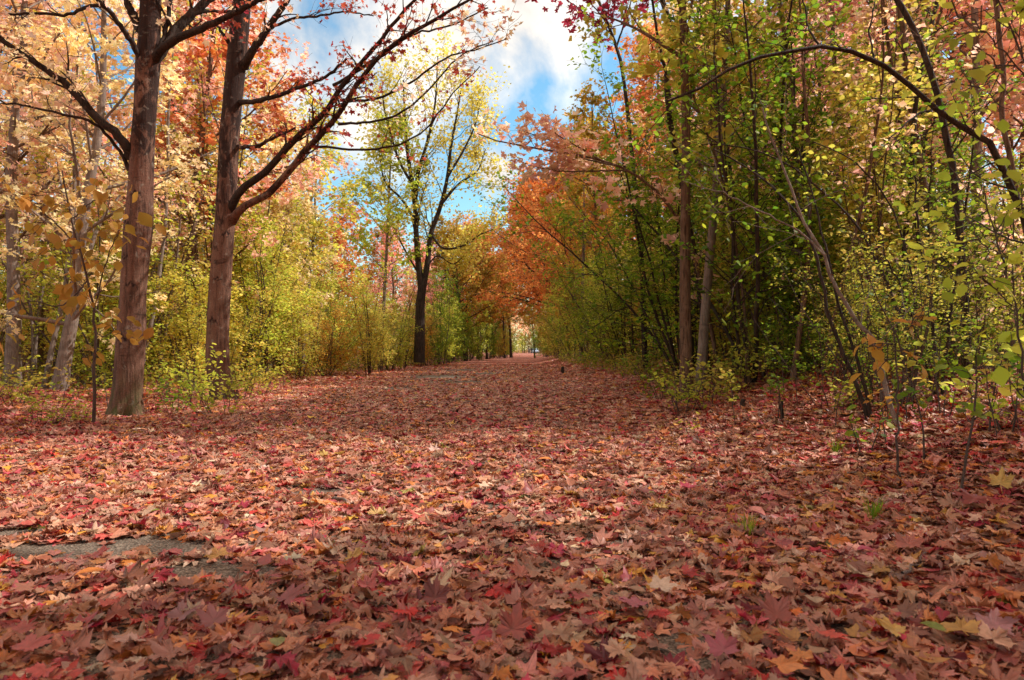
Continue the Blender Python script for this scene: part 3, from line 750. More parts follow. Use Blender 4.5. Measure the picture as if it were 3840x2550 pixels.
# ---- right side: bright backdrop trees, tall olive-orange trees by the path, arching maples
right_back = [(11, 17, 0, 1.0, 'peach'), (15, 20, 1, 1.1, 'pink'), (9.6, 22, 2, .95, 'peach'), (20, 26, 2, 1.1, 'pink'), (13, 27, 0, 1.05, 'pink'), (17, 31, 1, 1.1, 'peach'),
              (9.5, 31, 0, 1.05, 'orange'), (23, 38, 2, 1.1, 'gold'), (14, 38, 1, 1.1, 'peach'), ]
cnt = {}
for x, y, k, s, lf in right_back:
    i = cnt.get(lf, 0); cnt[lf] = i + 1
    place(BACK[k], 'maple_tree', f'{nth(i)} {COLN[lf]} maple behind the green right thicket, counted outward from the path', 'tree', x, y, rnd.uniform(0, 6.28), s, lf, 'brown', 'bright maples behind the right thicket')
right_path = [(7.6, 25, 2, .92, 'gold'), (5.2, 29, 2, .95, 'orange'), (7.8, 35, 0, 1.0, 'peach'), (5.0, 38, 1, .95, 'olive'), (4.6, 46, 0, .95, 'orange'), (8, 44, 2, 1.0, 'orange'), (4.8, 55, 2, .9, 'orange'), (5.6, 66, 0, .95, 'olive'), (7.0, 80, 1, 1.0, 'gold'), (8.8, 96, 2, .9, 'pink'), (11, 120, 1, .9, 'gold'), (12, 60, 0, 1.1, 'peach')]
cnt = {}
for x, y, k, s, lf in right_path:
    i = cnt.get(lf, 0); cnt[lf] = i + 1
    place((MAPLES if y < 36 else FARS)[k], 'autumn_tree', f'{nth(i)} tall {COLN[lf]} tree close to the right path edge, counted from the camera', 'tree', x, y, rnd.uniform(0, 6.28), s, lf, 'brown', 'tall trees along the right edge')
for i, (x, y, k, s, tl, lf) in enumerate([(4.4, 46, 0, .85, -.12, 'orange'), (4.3, 56, 1, .9, -.14, 'orange'), (-4.2, 62, 0, .85, .12, 'olive'), (4.6, 66, 1, .95, -.14, 'orange'), (-3.6, 74, 1, .9, .14, 'orange'), (4.9, 78, 0, 1.0, -.14, 'olive'), (-2.4, 88, 0, .95, .1, 'brass'), (5.4, 92, 1, 1.0, -.16, 'orange'), (-2.6, 104, 1, .95, .12, 'peach'), (8.2, 112, 0, 1.0, -.14, 'gold'), (-1.6, 128, 0, 1.0, .1, 'peach'), (10.5, 140, 1, 1.0, -.12, 'peach')]):
    place(ARCH[k], 'arching_maple', f'orange-brown maple leaning over the far path, {nth(i)} into the leafy tunnel', 'tree', x, y, rnd.uniform(0, 6.28), s, lf, 'dark', 'maples arching over the far path', tilt=(0, tl))

for i, (x, y, k, s, lf) in enumerate([(8.4, 4.2, 0, .95, 'peach'), (10.8, 2.2, 1, .95, 'gold'), (12.6, 5.0, 2, .85, 'orange'), (7.2, .6, 1, .8, 'peach')]):
    place(FARS[k], 'maple_tree', f'{nth(i)} maple just outside the right picture edge, shading the near path', 'tree', x, y, rnd.uniform(0, 6.28), s, lf, 'brown', 'maples beside the photographer')  # out of view, added so their shadows fall across the near path
for i, (x, y, k, s, lf) in enumerate([(5.2, -2.2, 0, .95, 'peach'), (-5.6, -1.6, 1, .9, 'gold'), (-1.2, -5.0, 0, .95, 'orange'), (-8.8, 2.4, 1, .8, 'peach')]):
    place(ARCH[k], 'maple_tree', f'{nth(i)} maple behind the photographer, its unseen crown shading the near path', 'tree', x, y, rnd.uniform(0, 6.28), s, lf, 'brown', 'maples behind the photographer')  # unseen crowns added overhead to deepen the foreground shade
# ---- slender trunks standing in the right woods
poles = [(2572, 10.9, 2, (.58, .58, .82), 'yellowgreen', 'brown', 'rough brown double-ridged trunk, the plainest to see in the right thicket'), (2622, 11.6, 1, .85, 'yellowgreen', 'grey', 'smooth pale trunk close beside the rough brown trunk'),
         (2655, 19, 0, .8, 'olive', 'brown', None), (2745, 22, 0, .8, 'peach', 'brown', None), (2815, 24, 2, .8, 'peach', 'brown', None), (2925, 20, 0, .75, 'olive', 'brown', None),
         (3160, 17, 1, 1.0, 'pink', 'brown', None), (3400, 15, 1, .9, 'peach', 'dark', None), (3500, 18, 0, .9, 'peach', 'brown', None), (3610, 20, 2, .95, 'pink', 'brown', None), (3665, 14.5, 2, .8, 'pink', 'grey', 'thick grey-brown trunk at the far right of the woods'),
         (3780, 18, 0, .9, 'peach', 'brown', None), (2480, 23, 1, .9, 'orange', 'grey', None), (2270, 30, 0, .9, 'olive', 'brown', None), (2180, 34, 1, 1.0, 'olive', 'grey', 'pale slender trunk leaning left at the right edge of the middle path'), (3080, 27, 0, .9, 'pink', 'brown', None), (3300, 26, 2, .9, 'peach', 'brown', None), (4000, 16, 0, 1.0, 'peach', 'brown', None), (4250, 14, 2, 1.0, 'peach', 'brown', None)]
j = 0
for xn, y, k, s, lf, bk, lab in poles:
    if lab is None: lab = f'slender {bk} trunk with {COLN[lf]} crown, {nth(j)} rightward from the rough double trunk'; j += 1
    x = (xn - 1920) / FPX * y
    place(POLES[k], 'woodland_tree', lab, 'tree', x, y, rnd.uniform(0, 6.28), s, lf, bk, 'slender trunks in the right woods')
for i, (xn, y, k, s, lf) in enumerate([(50, 14.5, 2, .85, 'peach'), (770, 19, 1, 1.0, 'orange'), (680, 22, 0, .9, 'yellowgreen'), (930, 24, 1, .9, 'gold'), (1130, 27, 1, .9, 'yellowgreen'), (150, 20, 1, .8, 'peach'), (1425, 33, 1, 1.0, 'lime'), (-300, 15, 0, .9, 'gold')]):
    place(POLES[k], 'woodland_tree', f'slender trunk with {COLN[lf]} crown in the left woods, {nth(i)} inward from the picture edge', 'tree', (xn - 1920) / FPX * y, y, rnd.uniform(0, 6.28), s, lf, 'grey' if k else 'brown', 'slender trunks in the left woods')
THIN = [tree_proto(45, 9, .035, .45, 1.3, 12, 3, 3, 3, KITE, .09, lean=.10, wander=.05, bark='twig', len3=.4, sides=6), tree_proto(46, 7, .028, .4, 1.1, 11, 3, 3, 3, KITE, .09, lean=.16, wander=.06, bark='twig', len3=.4, sides=6), tree_proto(47, 10, .045, .5, 1.5, 12, 3, 3, 3, KITE, .09, lean=.06, wander=.04, bark='twig', len3=.4, sides=6)]
nr = nl = 0
for i in range(78):
    if i < 50:
        y = rnd.uniform(9.5, 26); x = 3.6 + rnd.uniform(0, 1) * (y * .62 - 3.0); lf = ['green', 'lime', 'peach', 'yellowgreen'][i % 4]
        lab = f'{nth(nr)} thin dark pole stem among the right woods, from the path outward'; nr += 1; gp = 'thin pole stems in the right woods'
    else:
        y = rnd.uniform(13, 30); x = -7.6 - rnd.uniform(0, 1) * (y * .5 - 2.0); lf = ['lime', 'gold', 'yellowgreen'][i % 3]
        lab = f'{nth(nl)} thin pale pole stem among the left woods, from the path outward'; nl += 1; gp = 'thin pole stems in the left woods'
    place(THIN[i % 3], 'pole_sapling', lab, 'sapling', x, y, rnd.uniform(0, 6.28), rnd.uniform(.7, 1.1), lf, 'dark' if i % 2 and i < 50 else ('brown' if i < 50 else 'grey'), gp)
# dark trunks framing the far opening
for xn, y, s, lab in [(1826, 74, .75, 'thin dark trunk at the left end of the leafy tunnel'), (1893, 84, .8, 'broad dark trunk, left of the pair beside the far opening'), (1917, 88, 1.0, 'straight reddish trunk, right of the pair beside the far opening'), (2006, 84, .55, 'thin black trunk at the right rim of the far opening')]:
    place(POLES[0], 'tunnel_tree', lab, 'tree', (xn - 1920) / FPX * y, y, rnd.uniform(0, 6.28), (s * 1.3, s * 1.3, s), 'olive', 'dark', 'dark trunks framing the far opening')

# ---- green small trees and shrubs on the right
gr = [(4.6, 12.0, 2, .95, 'green', 'dark'), (5.9, 9.8, 0, .62, 'green', 'dark'), (3.9, 15.5, 0, 1.05, 'green', 'dark'), (7.0, 12.8, 1, .72, 'lime', 'dark'), (5.4, 16.5, 1, .7, 'lime', 'brown'), (3.9, 11.0, 0, 1.0, 'green', 'dark'), (3.6, 13.8, 1, 1.1, 'green', 'dark'),
      (8.2, 10.2, 1, .6, 'lime', 'dark'), (4.0, 23, 1, .8, 'lime', 'dark'), (9.6, 15, 0, .7, 'green', 'dark'), (3.9, 27, 0, .95, 'green', 'brown'), (3.8, 33, 1, .9, 'lime', 'brown')]
for i, (x, y, k, s, lf, bk) in enumerate(gr):
    place(GREENS[k], 'small_leaved_tree', f'{nth(i)} small {COLN[lf]} many-stemmed tree in the right thicket, from the near bank', 'tree', x, y, rnd.uniform(0, 6.28), s, lf, bk, 'green small trees in the right thicket', ('stems', 'foliage'))
edge_r = []
y = 10.5
while y < 150:
    edge_r.append((float(np.interp(y, [10, 14, 30, 45, 75, 88, 110, 140, 200], [4.6, 4.1, 3.8, 3.7, 4.0, 4.5, 7, 9, 11])) + rnd.uniform(-.25, .5), y)); y += 1.9 + y * .05
for i, (x, y) in enumerate(edge_r):
    lf = ['green', 'yellowgreen', 'green', 'lime', 'olive'][i % 5]
    place(EDGES[(i * 2) % 3], 'shrub', f'{COLN[lf]} shrub at the right path edge, {nth(i)} along it from the camera', 'shrub', x, y, rnd.uniform(0, 6.28), (rnd.uniform(.5, .7) if y < 14 else rnd.uniform(.75, 1.0)), lf, None, 'shrubs along the right edge', ('stems', 'foliage'))
for i in range(40):
    x = rnd.uniform(4.5, 18); y = max(rnd.uniform(8, 26), x * 1.25)
    lf = ['gold', 'lime', 'yellowgreen', 'peach'][i % 4]
    place((STICKS if i % 3 else EDGES)[i % 2], 'understory_shrub', f'{nth(i // 4)} thin-stemmed {COLN[lf]} shrub inside the right woods, from the bank outward', 'shrub', x, y, rnd.uniform(0, 6.28), rnd.uniform(.8, 1.15), lf, 'twig', 'thin shrubs inside the right woods', ('stems', 'foliage'))

for i in range(18):
    y = rnd.uniform(17, 33); x = y * rnd.uniform(.22, .72)
    lf = ['gold', 'brass', 'orange', 'lime', 'peach', 'yellowgreen'][i % 6]
    place((EDGES + STICKS)[i % 5], 'understory_shrub', f'{COLN[lf]} shrub glowing deep in the right woods, {nth(i // 6)} of its colour outward', 'shrub', x, y, rnd.uniform(0, 6.28), rnd.uniform(.8, 1.1), lf, None, 'bright shrubs deep in the right woods', ('stems', 'foliage'))
for i in range(12):
    y = rnd.uniform(11.5, 17); x = y * rnd.uniform(.30, .52)
    lf = ['lime', 'green', 'yellowgreen', 'lime'][i % 4]
    place(EDGES[i % 3], 'understory_shrub', f'leafy {COLN[lf]} shrub just behind the rough brown trunk, {nth(i)} of these outward', 'shrub', x, y, rnd.uniform(0, 6.28), rnd.uniform(.45, .72), lf, None, 'leafy shrubs behind the right bank', ('stems', 'foliage'))
# ---- thicket on the left
UC = {}
def ucount(c):
    UC[c] = UC.get(c, -1) + 1; return UC[c]
edge_l = []
y = 15.0
while y < 160:
    edge_l.append((float(np.interp(y, [14, 20, 26, 36, 75, 88, 110, 140, 200], [-7.4, -7.0, -6.1, -5.1, -4.6, -1.5, -1.4, -.8, .6])) + rnd.uniform(-.5, .4), y)); y += 1.5 + y * .045
for i, (x, y) in enumerate(edge_l):
    lf = ['yellowgreen', 'yellowgreen', 'lime', 'yellowgreen', 'brass'][i % 5] if y < 40 else ['lime', 'green', 'green'][i % 3]
    place(EDGES[i % 3], 'shrub', f'{COLN[lf]} shrub at the left path edge, {nth(i)} beyond the old maples', 'shrub', x, y, rnd.uniform(0, 6.28), rnd.uniform(.6, .9) if y < 40 else rnd.uniform(.8, 1.15), lf, None, 'shrubs along the left edge', ('stems', 'foliage'))
for i in range(70):
    y = rnd.uniform(13, 44); x = -8.2 - rnd.uniform(0, 1) ** 1.2 * (y * .55 - 2.0)
    lf = ['yellowgreen', 'lime', 'yellowgreen', 'lime', 'yellowgreen'][i % 5]
    place((EDGES + STICKS)[i % 5], 'understory_shrub', f'{nth(ucount(lf))} {COLN[lf]} shrub deeper in the left woods, from the picture edge inward', 'shrub', x, y, rnd.uniform(0, 6.28), rnd.uniform(.85, 1.35), lf, None, 'shrubs deeper in the left woods', ('stems', 'foliage'))

for i, (x, y, s, lf) in enumerate([(-4.6, 57, .95, 'green'), (-4.0, 63, 1.0, 'green'), (-3.3, 69, 1.0, 'lime'), (-2.6, 76, 1.0, 'green'), (-1.6, 83, .9, 'olive'), (-1.0, 90, .9, 'lime'), (-5.6, 50, 1.0, 'lime'), (-6.2, 44, .95, 'green')]):
    place(EDGES[i % 3], 'shrub', f'{COLN[lf]} shrub crowding the left wall of the tunnel, {nth(i)} of them', 'shrub', x, y, i * 1.3, s, lf, None, 'shrubs at the tunnel mouth', ('stems', 'foliage'))

# ---- woods behind that read as one mass
def far_woods():
    rng = np.random.default_rng(77); n = 140000
    sgn = np.where(rng.uniform(size=n) < .5, -1, 1)
    y = rng.uniform(28, 130, n); x = xshift(y) + sgn * (9 + rng.uniform(0, 1, n) ** 1.3 * (y * .75 + 4))
    cl_ = np.sin(x * .45 + 2 * np.sin(y * .21)) + np.sin(y * .37 + x * .22)
    z = gz(x, y) + rng.uniform(0, 1, n) ** 1.2 * (8.5 + 2.2 * cl_)
    back = rng.uniform(size=n) < .26
    y[back] = rng.uniform(215, 240, back.sum()); x[back] = rng.uniform(-30, 45, back.sum()); z[back] = rng.uniform(0, 13, back.sum())
    lr = np.clip(.5 + .25 * cl_ + rng.normal(0, .18, n), 0, 1); lr[back] = np.where(x[back] > 6.0, .02, np.clip(lr[back] - .1, 0, 1))  # far-end leaves on the right take the darkest green as painted shade
    me = leaves_mesh('distant_woods', KITE, np.stack([x, y, z], 1), leaf_frames(rng, n), rng.uniform(.22, .42, n), lr,
                     leaf_mat('leaf_woods', [(.20, .22, .03), (.34, .30, .035), (.50, .34, .05), (.60, .30, .07), (.58, .20, .09)], .5, 1.35), rng)
    o = link('distant_woods', me); o['kind'] = 'stuff'; o['label'] = 'far woods in mixed green, gold and orange behind the trees'; o['category'] = 'woods'
far_woods()

# ---- forked yellow tree left of the path
def forked_tree():
    Y = 33.0; rng = np.random.default_rng(12)
    b = P(1572, 1345, Y); b[2] = float(gz(b[0], b[1]))
    t = thing('forked_tree', 'tall dark forked tree with airy pale yellow crown on the left of the path', 'tree', b)
    W = Wood(); Lv = Leaves()
    def limb(pp, w0, w1, n2=0, len2=2.0, dY=0.0):
        k = np.linspace(0, 1, len(pp))
        pl = spline(np.array([[*(P(x, y, Y + dY * q) - b), 0] for (x, y), q in zip(pp, k)]), 22)[:, :3]
        r = np.linspace(w0, w1, 22) / FPX * Y * .5
        W.tube(pl, r, 9)
        if n2: dress(rng, W, Lv, pl, float(r[6]) * .7 + .004, n2 + 4, len2 * 1.15, 7, .9, 10, .16, .2, .1, (.35, .8), .08)
        return pl
    limb([(1572, 1360), (1574, 1250), (1578, 1120), (1584, 1070)], 44, 32)
    limb([(1582, 1090), (1570, 1000), (1562, 900), (1556, 780), (1545, 680), (1530, 590), (1520, 470), (1512, 300)], 26, 5, 14, 2.4)
    limb([(1586, 1085), (1604, 980), (1615, 880), (1650, 780), (1675, 680), (1690, 560), (1715, 420), (1730, 330)], 24, 5, 14, 2.3, 1.0)
    limb([(1560, 880), (1540, 800), (1500, 740), (1450, 690), (1420, 560)], 12, 4, 9, 1.8, -1.0)
    limb([(1556, 760), (1570, 640), (1600, 540), (1630, 400), (1640, 250), (1642, 210)], 16, 4, 13, 2.3, .6)
    limb([(1545, 690), (1500, 610), (1470, 520), (1440, 400), (1430, 320)], 12, 3, 11, 2.1, -.6)
    limb([(1618, 880), (1660, 930), (1740, 920), (1800, 880), (1850, 860)], 10, 3, 7, 1.5, -1.0)
    limb([(1660, 760), (1720, 690), (1790, 640), (1820, 560)], 11, 3, 10, 2.0, .5)
    limb([(1680, 660), (1740, 560), (1790, 440), (1800, 370)], 10, 3, 10, 2.0, .8)
    limb([(1578, 1040), (1520, 940), (1480, 860), (1460, 800)], 8, 3, 6, 1.4, -1.0)
    limb([(1600, 1000), (1640, 960), (1700, 990), (1740, 960)], 7, 3, 6, 1.4, .6)
    link('trunk', W.mesh('forked_trunk', BM['dark']), t)
    link('crown', Lv.mesh(rng, 'forked_crown', KITE, .125, leaf_mat('leaf_pale_yellow', [(.66, .58, .07), (.82, .70, .14), (.86, .70, .16), (.62, .58, .07)], .55, 1.35), (.3, 1.4), .8), t)
forked_tree()

# ---- individual leaning stems on the right
def stem_tree(name, label, cat, paths, Y, leaf, bark, size, dens, tmpl=OVAL, seed=1, group=None, twig=.35, len2=.7, spread=.05, droop=(0, .8), k=3, ground=True):
    rng = np.random.default_rng(seed); W = Wood(); Lv = Leaves()
    f = paths[0]; b = P(*f[0][0], Y + f[3])
    if ground: b[2] = float(gz(b[0], b[1]))
    t = thing(name, label, cat, b, group=group)
    for pp, w0, w1, dY0, dY1, dn in [(q[0], q[1], q[2], q[3], q[4], q[5]) for q in paths]:
        kk = np.linspace(0, 1, len(pp))
        pl = spline(np.array([[*(P(x, y, Y + dY0 + (dY1 - dY0) * q) - b), 0] for (x, y), q in zip(pp, kk)]), 20)[:, :3]
        pl += rng.normal(0, .006, pl.shape)
        r = np.linspace(w0, w1, 20) / FPX * Y * .5
        W.tube(pl, r, 8)
        L = np.sum(np.linalg.norm(np.diff(pl, axis=0), axis=1))
        if dn: dress(rng, W, Lv, pl, float(r[8]), max(2, int(L * dn)), len2, 3, twig, k, spread, .15, .3, (.5, 1.1), .02)
    link('stems', W.mesh('stems', BM[bark]), t)
    if Lv.p: link('foliage', Lv.mesh(rng, 'foliage', tmpl, size, LM[leaf], droop, .6), t)
    return t

stem_tree('leaning_tree', 'dark stem arching from the right edge up and over toward the path', 'tree',
          [([(3960, 1500), (3900, 1050), (3800, 720), (3690, 520), (3550, 435), (3470, 370), (3380, 300), (3280, 225), (3140, 182), (3080, 172), (2950, 195), (2880, 205), (2760, 245), (2640, 320), (2500, 380)], 34, 8, 0, -.6, 2.2),
           ([(3520, 410), (3440, 430), (3360, 500), (3300, 560)], 9, 3, 0, -.4, 3), ([(3280, 225), (3260, 120), (3280, 20), (3290, -60)], 8, 4, 0, .3, 2.5), ([(3070, 172), (3040, 120), (3020, 40), (3000, -40)], 9, 4, 0, .2, 3)], 6.5, 'green', 'dark', .052, 2, seed=4)
stem_tree('leaning_tree', 'straight dark trunk leaning left across the top right of the woods', 'tree',
          [([(3640, 1560), (3610, 1000), (3575, 640), (3530, 430), (3490, 270), (3440, 150), (3400, 60), (3350, -20), (3290, -120)], 30, 20, 0, .4, 1.2), ([(3560, 590), (3650, 470), (3760, 330), (3830, 300)], 7, 3, 0, -.3, 2)], 7.8, 'lime', 'dark', .055, 2, seed=6)
stem_tree('leaning_tree', 'crooked dark stem climbing near the right picture edge', 'tree',
          [([(3900, 1500), (3850, 900), (3780, 560), (3755, 430), (3765, 300), (3750, 160), (3735, 20), (3730, -80)], 22, 16, 0, .3, 1.6), ([(3765, 290), (3700, 200), (3600, 160), (3480, 165)], 7, 3, 0, -.2, 3)], 6.8, 'lime', 'brown', .055, 2, seed=9)
stem_tree('leaning_tree', 'dark winding trunk high above the middle of the right thicket', 'tree',
          [([(2660, 1420), (2610, 1000), (2540, 600), (2505, 400), (2500, 290), (2530, 150), (2510, 80), (2480, 0), (2470, -100)], 20, 22, 0, .2, .9), ([(2505, 300), (2480, 200), (2455, 60), (2440, -60)], 12, 9, 0, -.2, 2)], 12.6, 'green', 'dark', .062, 2, seed=13)
stem_tree('leaning_shrub', 'pair of dark stems leaning left out of the right bank, forked near the base', 'shrub',
          [([(3260, 1590), (3230, 1480), (3170, 1350), (3110, 1190), (3080, 1040), (3050, 930), (2990, 800), (2890, 700), (2780, 620), (2680, 560)], 18, 6, 0, .3, 2.4),
           ([(3275, 1585), (3240, 1440), (3190, 1280), (3140, 1130), (3110, 980), (3080, 870), (3040, 700), (2990, 560)], 15, 5, .1, .5, 2.4)], 6.4, 'green', 'dark', .055, 2, seed=15, group='leaning dark shrubs on the right bank')
stem_tree('leaning_shrub', 'thicker pale-flecked stem curving from the bank beside the yellow-leaved seedling', 'shrub',
          [([(3375, 1610), (3330, 1500), (3310, 1390), (3285, 1290), (3200, 1180), (3140, 1090), (3090, 960), (3030, 870), (2960, 690), (2900, 540), (2860, 400)], 20, 6, 0, .4, 2.2),
           ([(3090, 960), (3010, 880), (2850, 790), (2700, 720), (2560, 680)], 8, 3, .2, .4, 3)], 5.8, 'green', 'grey', .055, 2, seed=16, group='leaning dark shrubs on the right bank')
stem_tree('leaning_shrub', 'long thin bare-footed shrub sweeping from the right bank to the upper left', 'shrub',
          [([(3420, 1480), (3380, 1200), (3300, 1010), (3200, 830), (3090, 720), (2960, 620), (2820, 560), (2650, 540)], 13, 4, 0, .6, 3),
           ([(3430, 1480), (3440, 1200), (3400, 950), (3330, 760), (3200, 600), (3050, 530)], 11, 4, .2, .6, 3)], 7.2, 'lime', 'dark', .055, 2, seed=17, group='leaning dark shrubs on the right bank')
stem_tree('leaning_shrub', 'upright dark twiggy shrub between the bank stems and the right edge', 'shrub',
          [([(3520, 1520), (3500, 1250), (3480, 1050), (3440, 850), (3430, 650)], 16, 7, 0, .4, 3), ([(3530, 1520), (3560, 1200), (3600, 950), (3590, 700)], 13, 5, 0, .2, 3), ([(3515, 1520), (3440, 1260), (3380, 1080), (3260, 860)], 10, 4, 0, .3, 3)], 6.8, 'green', 'dark', .058, 2, seed=18, group='leaning dark shrubs on the right bank')

# near leafy sprays
stem_tree('broadleaf_sapling', 'sapling with large light green oval leaves at the right picture edge', 'sapling',
          [([(3900, 2000), (3850, 1500), (3800, 1150), (3740, 900), (3700, 720)], 12, 5, 0, -.1, 5), ([(3800, 1150), (3730, 1080), (3650, 1020), (3560, 1010)], 6, 3, 0, -.15, 8), ([(3770, 1000), (3650, 860), (3600, 760), (3540, 700)], 6, 3, 0, .1, 8),
           ([(3760, 950), (3830, 800), (3880, 700)], 6, 3, 0, -.1, 8)], 3.1, 'lime', 'twig', .062, 3, seed=24, twig=.12, len2=.22, spread=.03, k=2)
stem_tree('broadleaf_sapling', 'tall sapling with drooping green leaves in the upper right corner', 'sapling',
          [([(4060, 1900), (4000, 1000), (3900, 400), (3800, 120), (3720, -60)], 12, 6, 0, 0, 3), ([(3870, 300), (3750, 180), (3640, 80), (3560, 60)], 6, 3, 0, -.2, 7), ([(3830, 200), (3740, 260), (3680, 330)], 5, 3, 0, -.2, 7)], 3.0, 'lime', 'twig', .062, 3, seed=25, twig=.12, len2=.25, spread=.03, k=2)
stem_tree('maple_seedling', 'seedling on the right bank with a whorl of big mustard yellow leaves', 'seedling',
          [([(3372, 1790), (3368, 1600), (3362, 1450), (3355, 1300), (3345, 1220)], 10, 5, 0, 0, 0), ([(3355, 1290), (3330, 1290), (3290, 1310)], 4, 2, 0, -.1, 1), ([(3352, 1290), (3350, 1330), (3340, 1370)], 4, 2, 0, .05, 1), ([(3350, 1250), (3400, 1230), (3440, 1220)], 4, 2, 0, -.05, 1)],
          3.6, 'brass', 'twig', .085, 3, seed=27, twig=.10, len2=.12, spread=.02, k=1, droop=(.2, 1.6))
stem_tree('orange_sapling', 'slim sapling with large drooping amber leaves left of the nearest old maple', 'sapling',
          [([(352, 1580), (356, 1400), (350, 1180), (320, 1010), (280, 870), (250, 740), (230, 640)], 13, 4, 0, -.8, 2.6), ([(352, 1180), (390, 1010), (430, 900), (450, 860)], 6, 3, 0, -.5, 4), ([(330, 1050), (220, 1150), (120, 1130), (20, 1170)], 6, 3, 0, -.8, 4), ([(300, 930), (190, 820), (110, 760), (40, 740)], 6, 3, -.2, -.9, 4.5),
           ([(354, 1250), (400, 1260), (440, 1220)], 4, 2, 0, -.4, 4), ([(270, 820), (340, 760), (420, 740)], 5, 3, -.2, -.6, 4.5)], 8.6, 'amber', 'twig', .135, 3, seed=29, twig=.22, len2=.4, spread=.07, k=2, droop=(.7, 2.0))
stem_tree('orange_spray_maple', 'young maple on the right whose bright orange spray reaches over the path', 'tree',
          [([(2700, 1430), (2640, 1100), (2560, 850), (2420, 680), (2250, 600), (2100, 570), (1950, 545), (1840, 520), (1790, 500)], 18, 4, 0, -1.0, 2.2), ([(2300, 620), (2180, 590), (2050, 520), (1960, 490)], 7, 3, -.6, -1.1, 7), ([(2350, 640), (2220, 640), (2080, 640), (1980, 620)], 7, 3, -.6, -1.1, 7), ([(2250, 600), (2150, 540), (2080, 500)], 6, 3, -.7, -1.3, 7)],
          12.5, 'peach', 'brown', .085, 3, MAPLE_LO, seed=31, twig=.3, len2=.5, spread=.07, k=4)
stem_tree('crimson_tree', 'crimson-leaved branch tree at the top above the right thicket', 'tree',
          [([(2420, 1380), (2400, 900), (2360, 500), (2320, 200), (2260, 40), (2220, -60)], 22, 10, 0, 0, .0), ([(2330, 240), (2290, 120), (2240, 40), (2180, -20)], 8, 3, 0, -.6, 5), ([(2310, 180), (2350, 60), (2380, -40)], 8, 3, 0, .2, 5), ([(2300, 130), (2220, 70), (2140, 10), (2060, -40)], 7, 3, 0, -.8, 4)],
          16, 'crimson', 'dark', .10, 3, MAPLE_LO, seed=33, twig=.4, len2=.8, spread=.09, k=4)

# ---- low bushes and seedlings on the verges
lows = [(735, 1525, 0, 1.25, 'lime', 'leafy lime bush at the foot of the second old maple, left of its trunk'), (820, 1555, 1, 1.1, 'lime', 'low lime bush in front of the second old maple'), (905, 1500, 0, 1.1, 'lime', 'lime bush right of the second old maple'),
        (650, 1550, 1, 1.0, 'green', 'small green bush between the two old maples'), (170, 1600, 1, .8, 'lime', 'low lime plant left of the nearest old maple'), (60, 1530, 0, .9, 'yellowgreen', 'yellow-green plant at the left picture edge'),
        (300, 1590, 1, .5, 'lime', 'tiny lime plant on the left verge before the nearest maple'), (2560, 1555, 0, .95, 'lime', 'bright yellow-green bush at the near end of the right shrub edge'), (2480, 1500, 1, .9, 'green', 'green bush leaning over the right path edge'),
        (2420, 1450, 0, .9, 'yellowgreen', 'yellow-green bush farther along the right path edge'), (2660, 1530, 1, 1.1, 'yellowgreen', 'yellow-green bush behind the bright bush on the bank'), (2780, 1520, 0, 1.0, 'lime', 'leafy lime bush on top of the right bank'),
        (2900, 1500, 1, 1.15, 'lime', 'lime bush left of the paired dark stems'), (3010, 1500, 0, 1.1, 'yellowgreen', 'yellow-green bush close behind the paired dark stems'), (3480, 1540, 0, 1.0, 'green', 'dark leafy bush right of the mustard-leaved seedling'), (3620, 1500, 1, 1.2, 'green', 'green bush in the shade toward the right edge'),
        (3760, 1540, 0, 1.0, 'lime', 'lime bush at the right picture edge'), (980, 1480, 1, 1.1, 'yellowgreen', 'yellow-green bush under the thicket right of the second maple'), (2360, 1430, 1, .9, 'green', 'green bush at the bend of the right path edge')]
for xn, yn, k, s, lf, lab in lows:
    p = PG(xn, yn); place(LOWS[k], 'low_bush', lab, 'bush', p[0], p[1], rnd.uniform(0, 6.28), s * .78, lf, None, 'low bushes on the verges', ('stems', 'foliage'))
seeds = [(3245, 1720, 1, .9, 'green', 'spotted green seedling in front of the paired dark stems'), (3590, 1900, 2, 1.05, 'green', 'nearly bare tall seedling stem at the large deep red leaf'), (3470, 1770, 0, .9, 'green', 'thin seedling right of the mustard-leaved seedling'), (3700, 1700, 0, .9, 'lime', 'lime seedling near the right edge of the bank'),
         (3540, 1690, 1, 1.0, 'lime', 'small lime seedling between two thin stems'), (2940, 1560, 2, .7, 'green', 'dark thin seedling beside the broken stub'), (2760, 1600, 2, .6, 'lime', 'lime seedling on the slope of the right bank'), (3790, 1780, 1, 1.1, 'lime', 'bright seedling low at the right picture edge'), (2590, 1640, 1, .6, 'yellowgreen', 'little yellow-green seedling at the foot of the bank'),
         (560, 1560, 1, .9, 'red', 'small red-leaved seedling right of the nearest old maple'), (410, 1540, 0, .9, 'lime', 'lime seedling close left of the nearest old maple'), (230, 1530, 2, .9, 'yellowgreen', 'tall yellow-green seedling left of the slim sapling'), (120, 1480, 2, 1.0, 'lime', 'lime seedling toward the left picture edge'), (1065, 1465, 2, 1.1, 'yellowgreen', 'pale-stemmed seedling at the left path edge'),
         (3130, 1640, 0, .7, 'lime', 'small lime seedling on the slope below the paired stems'), (3330, 1700, 0, .7, 'brass', 'small yellow-leaved seedling beneath the mustard-leaved one')]
for xn, yn, k, s, lf, lab in seeds:
    p = PG(xn, yn); place(SEEDS[k], 'seedling', lab, 'seedling', p[0], p[1], rnd.uniform(0, 6.28), s, lf, None, 'seedlings on the verges', ('stems', 'foliage'))

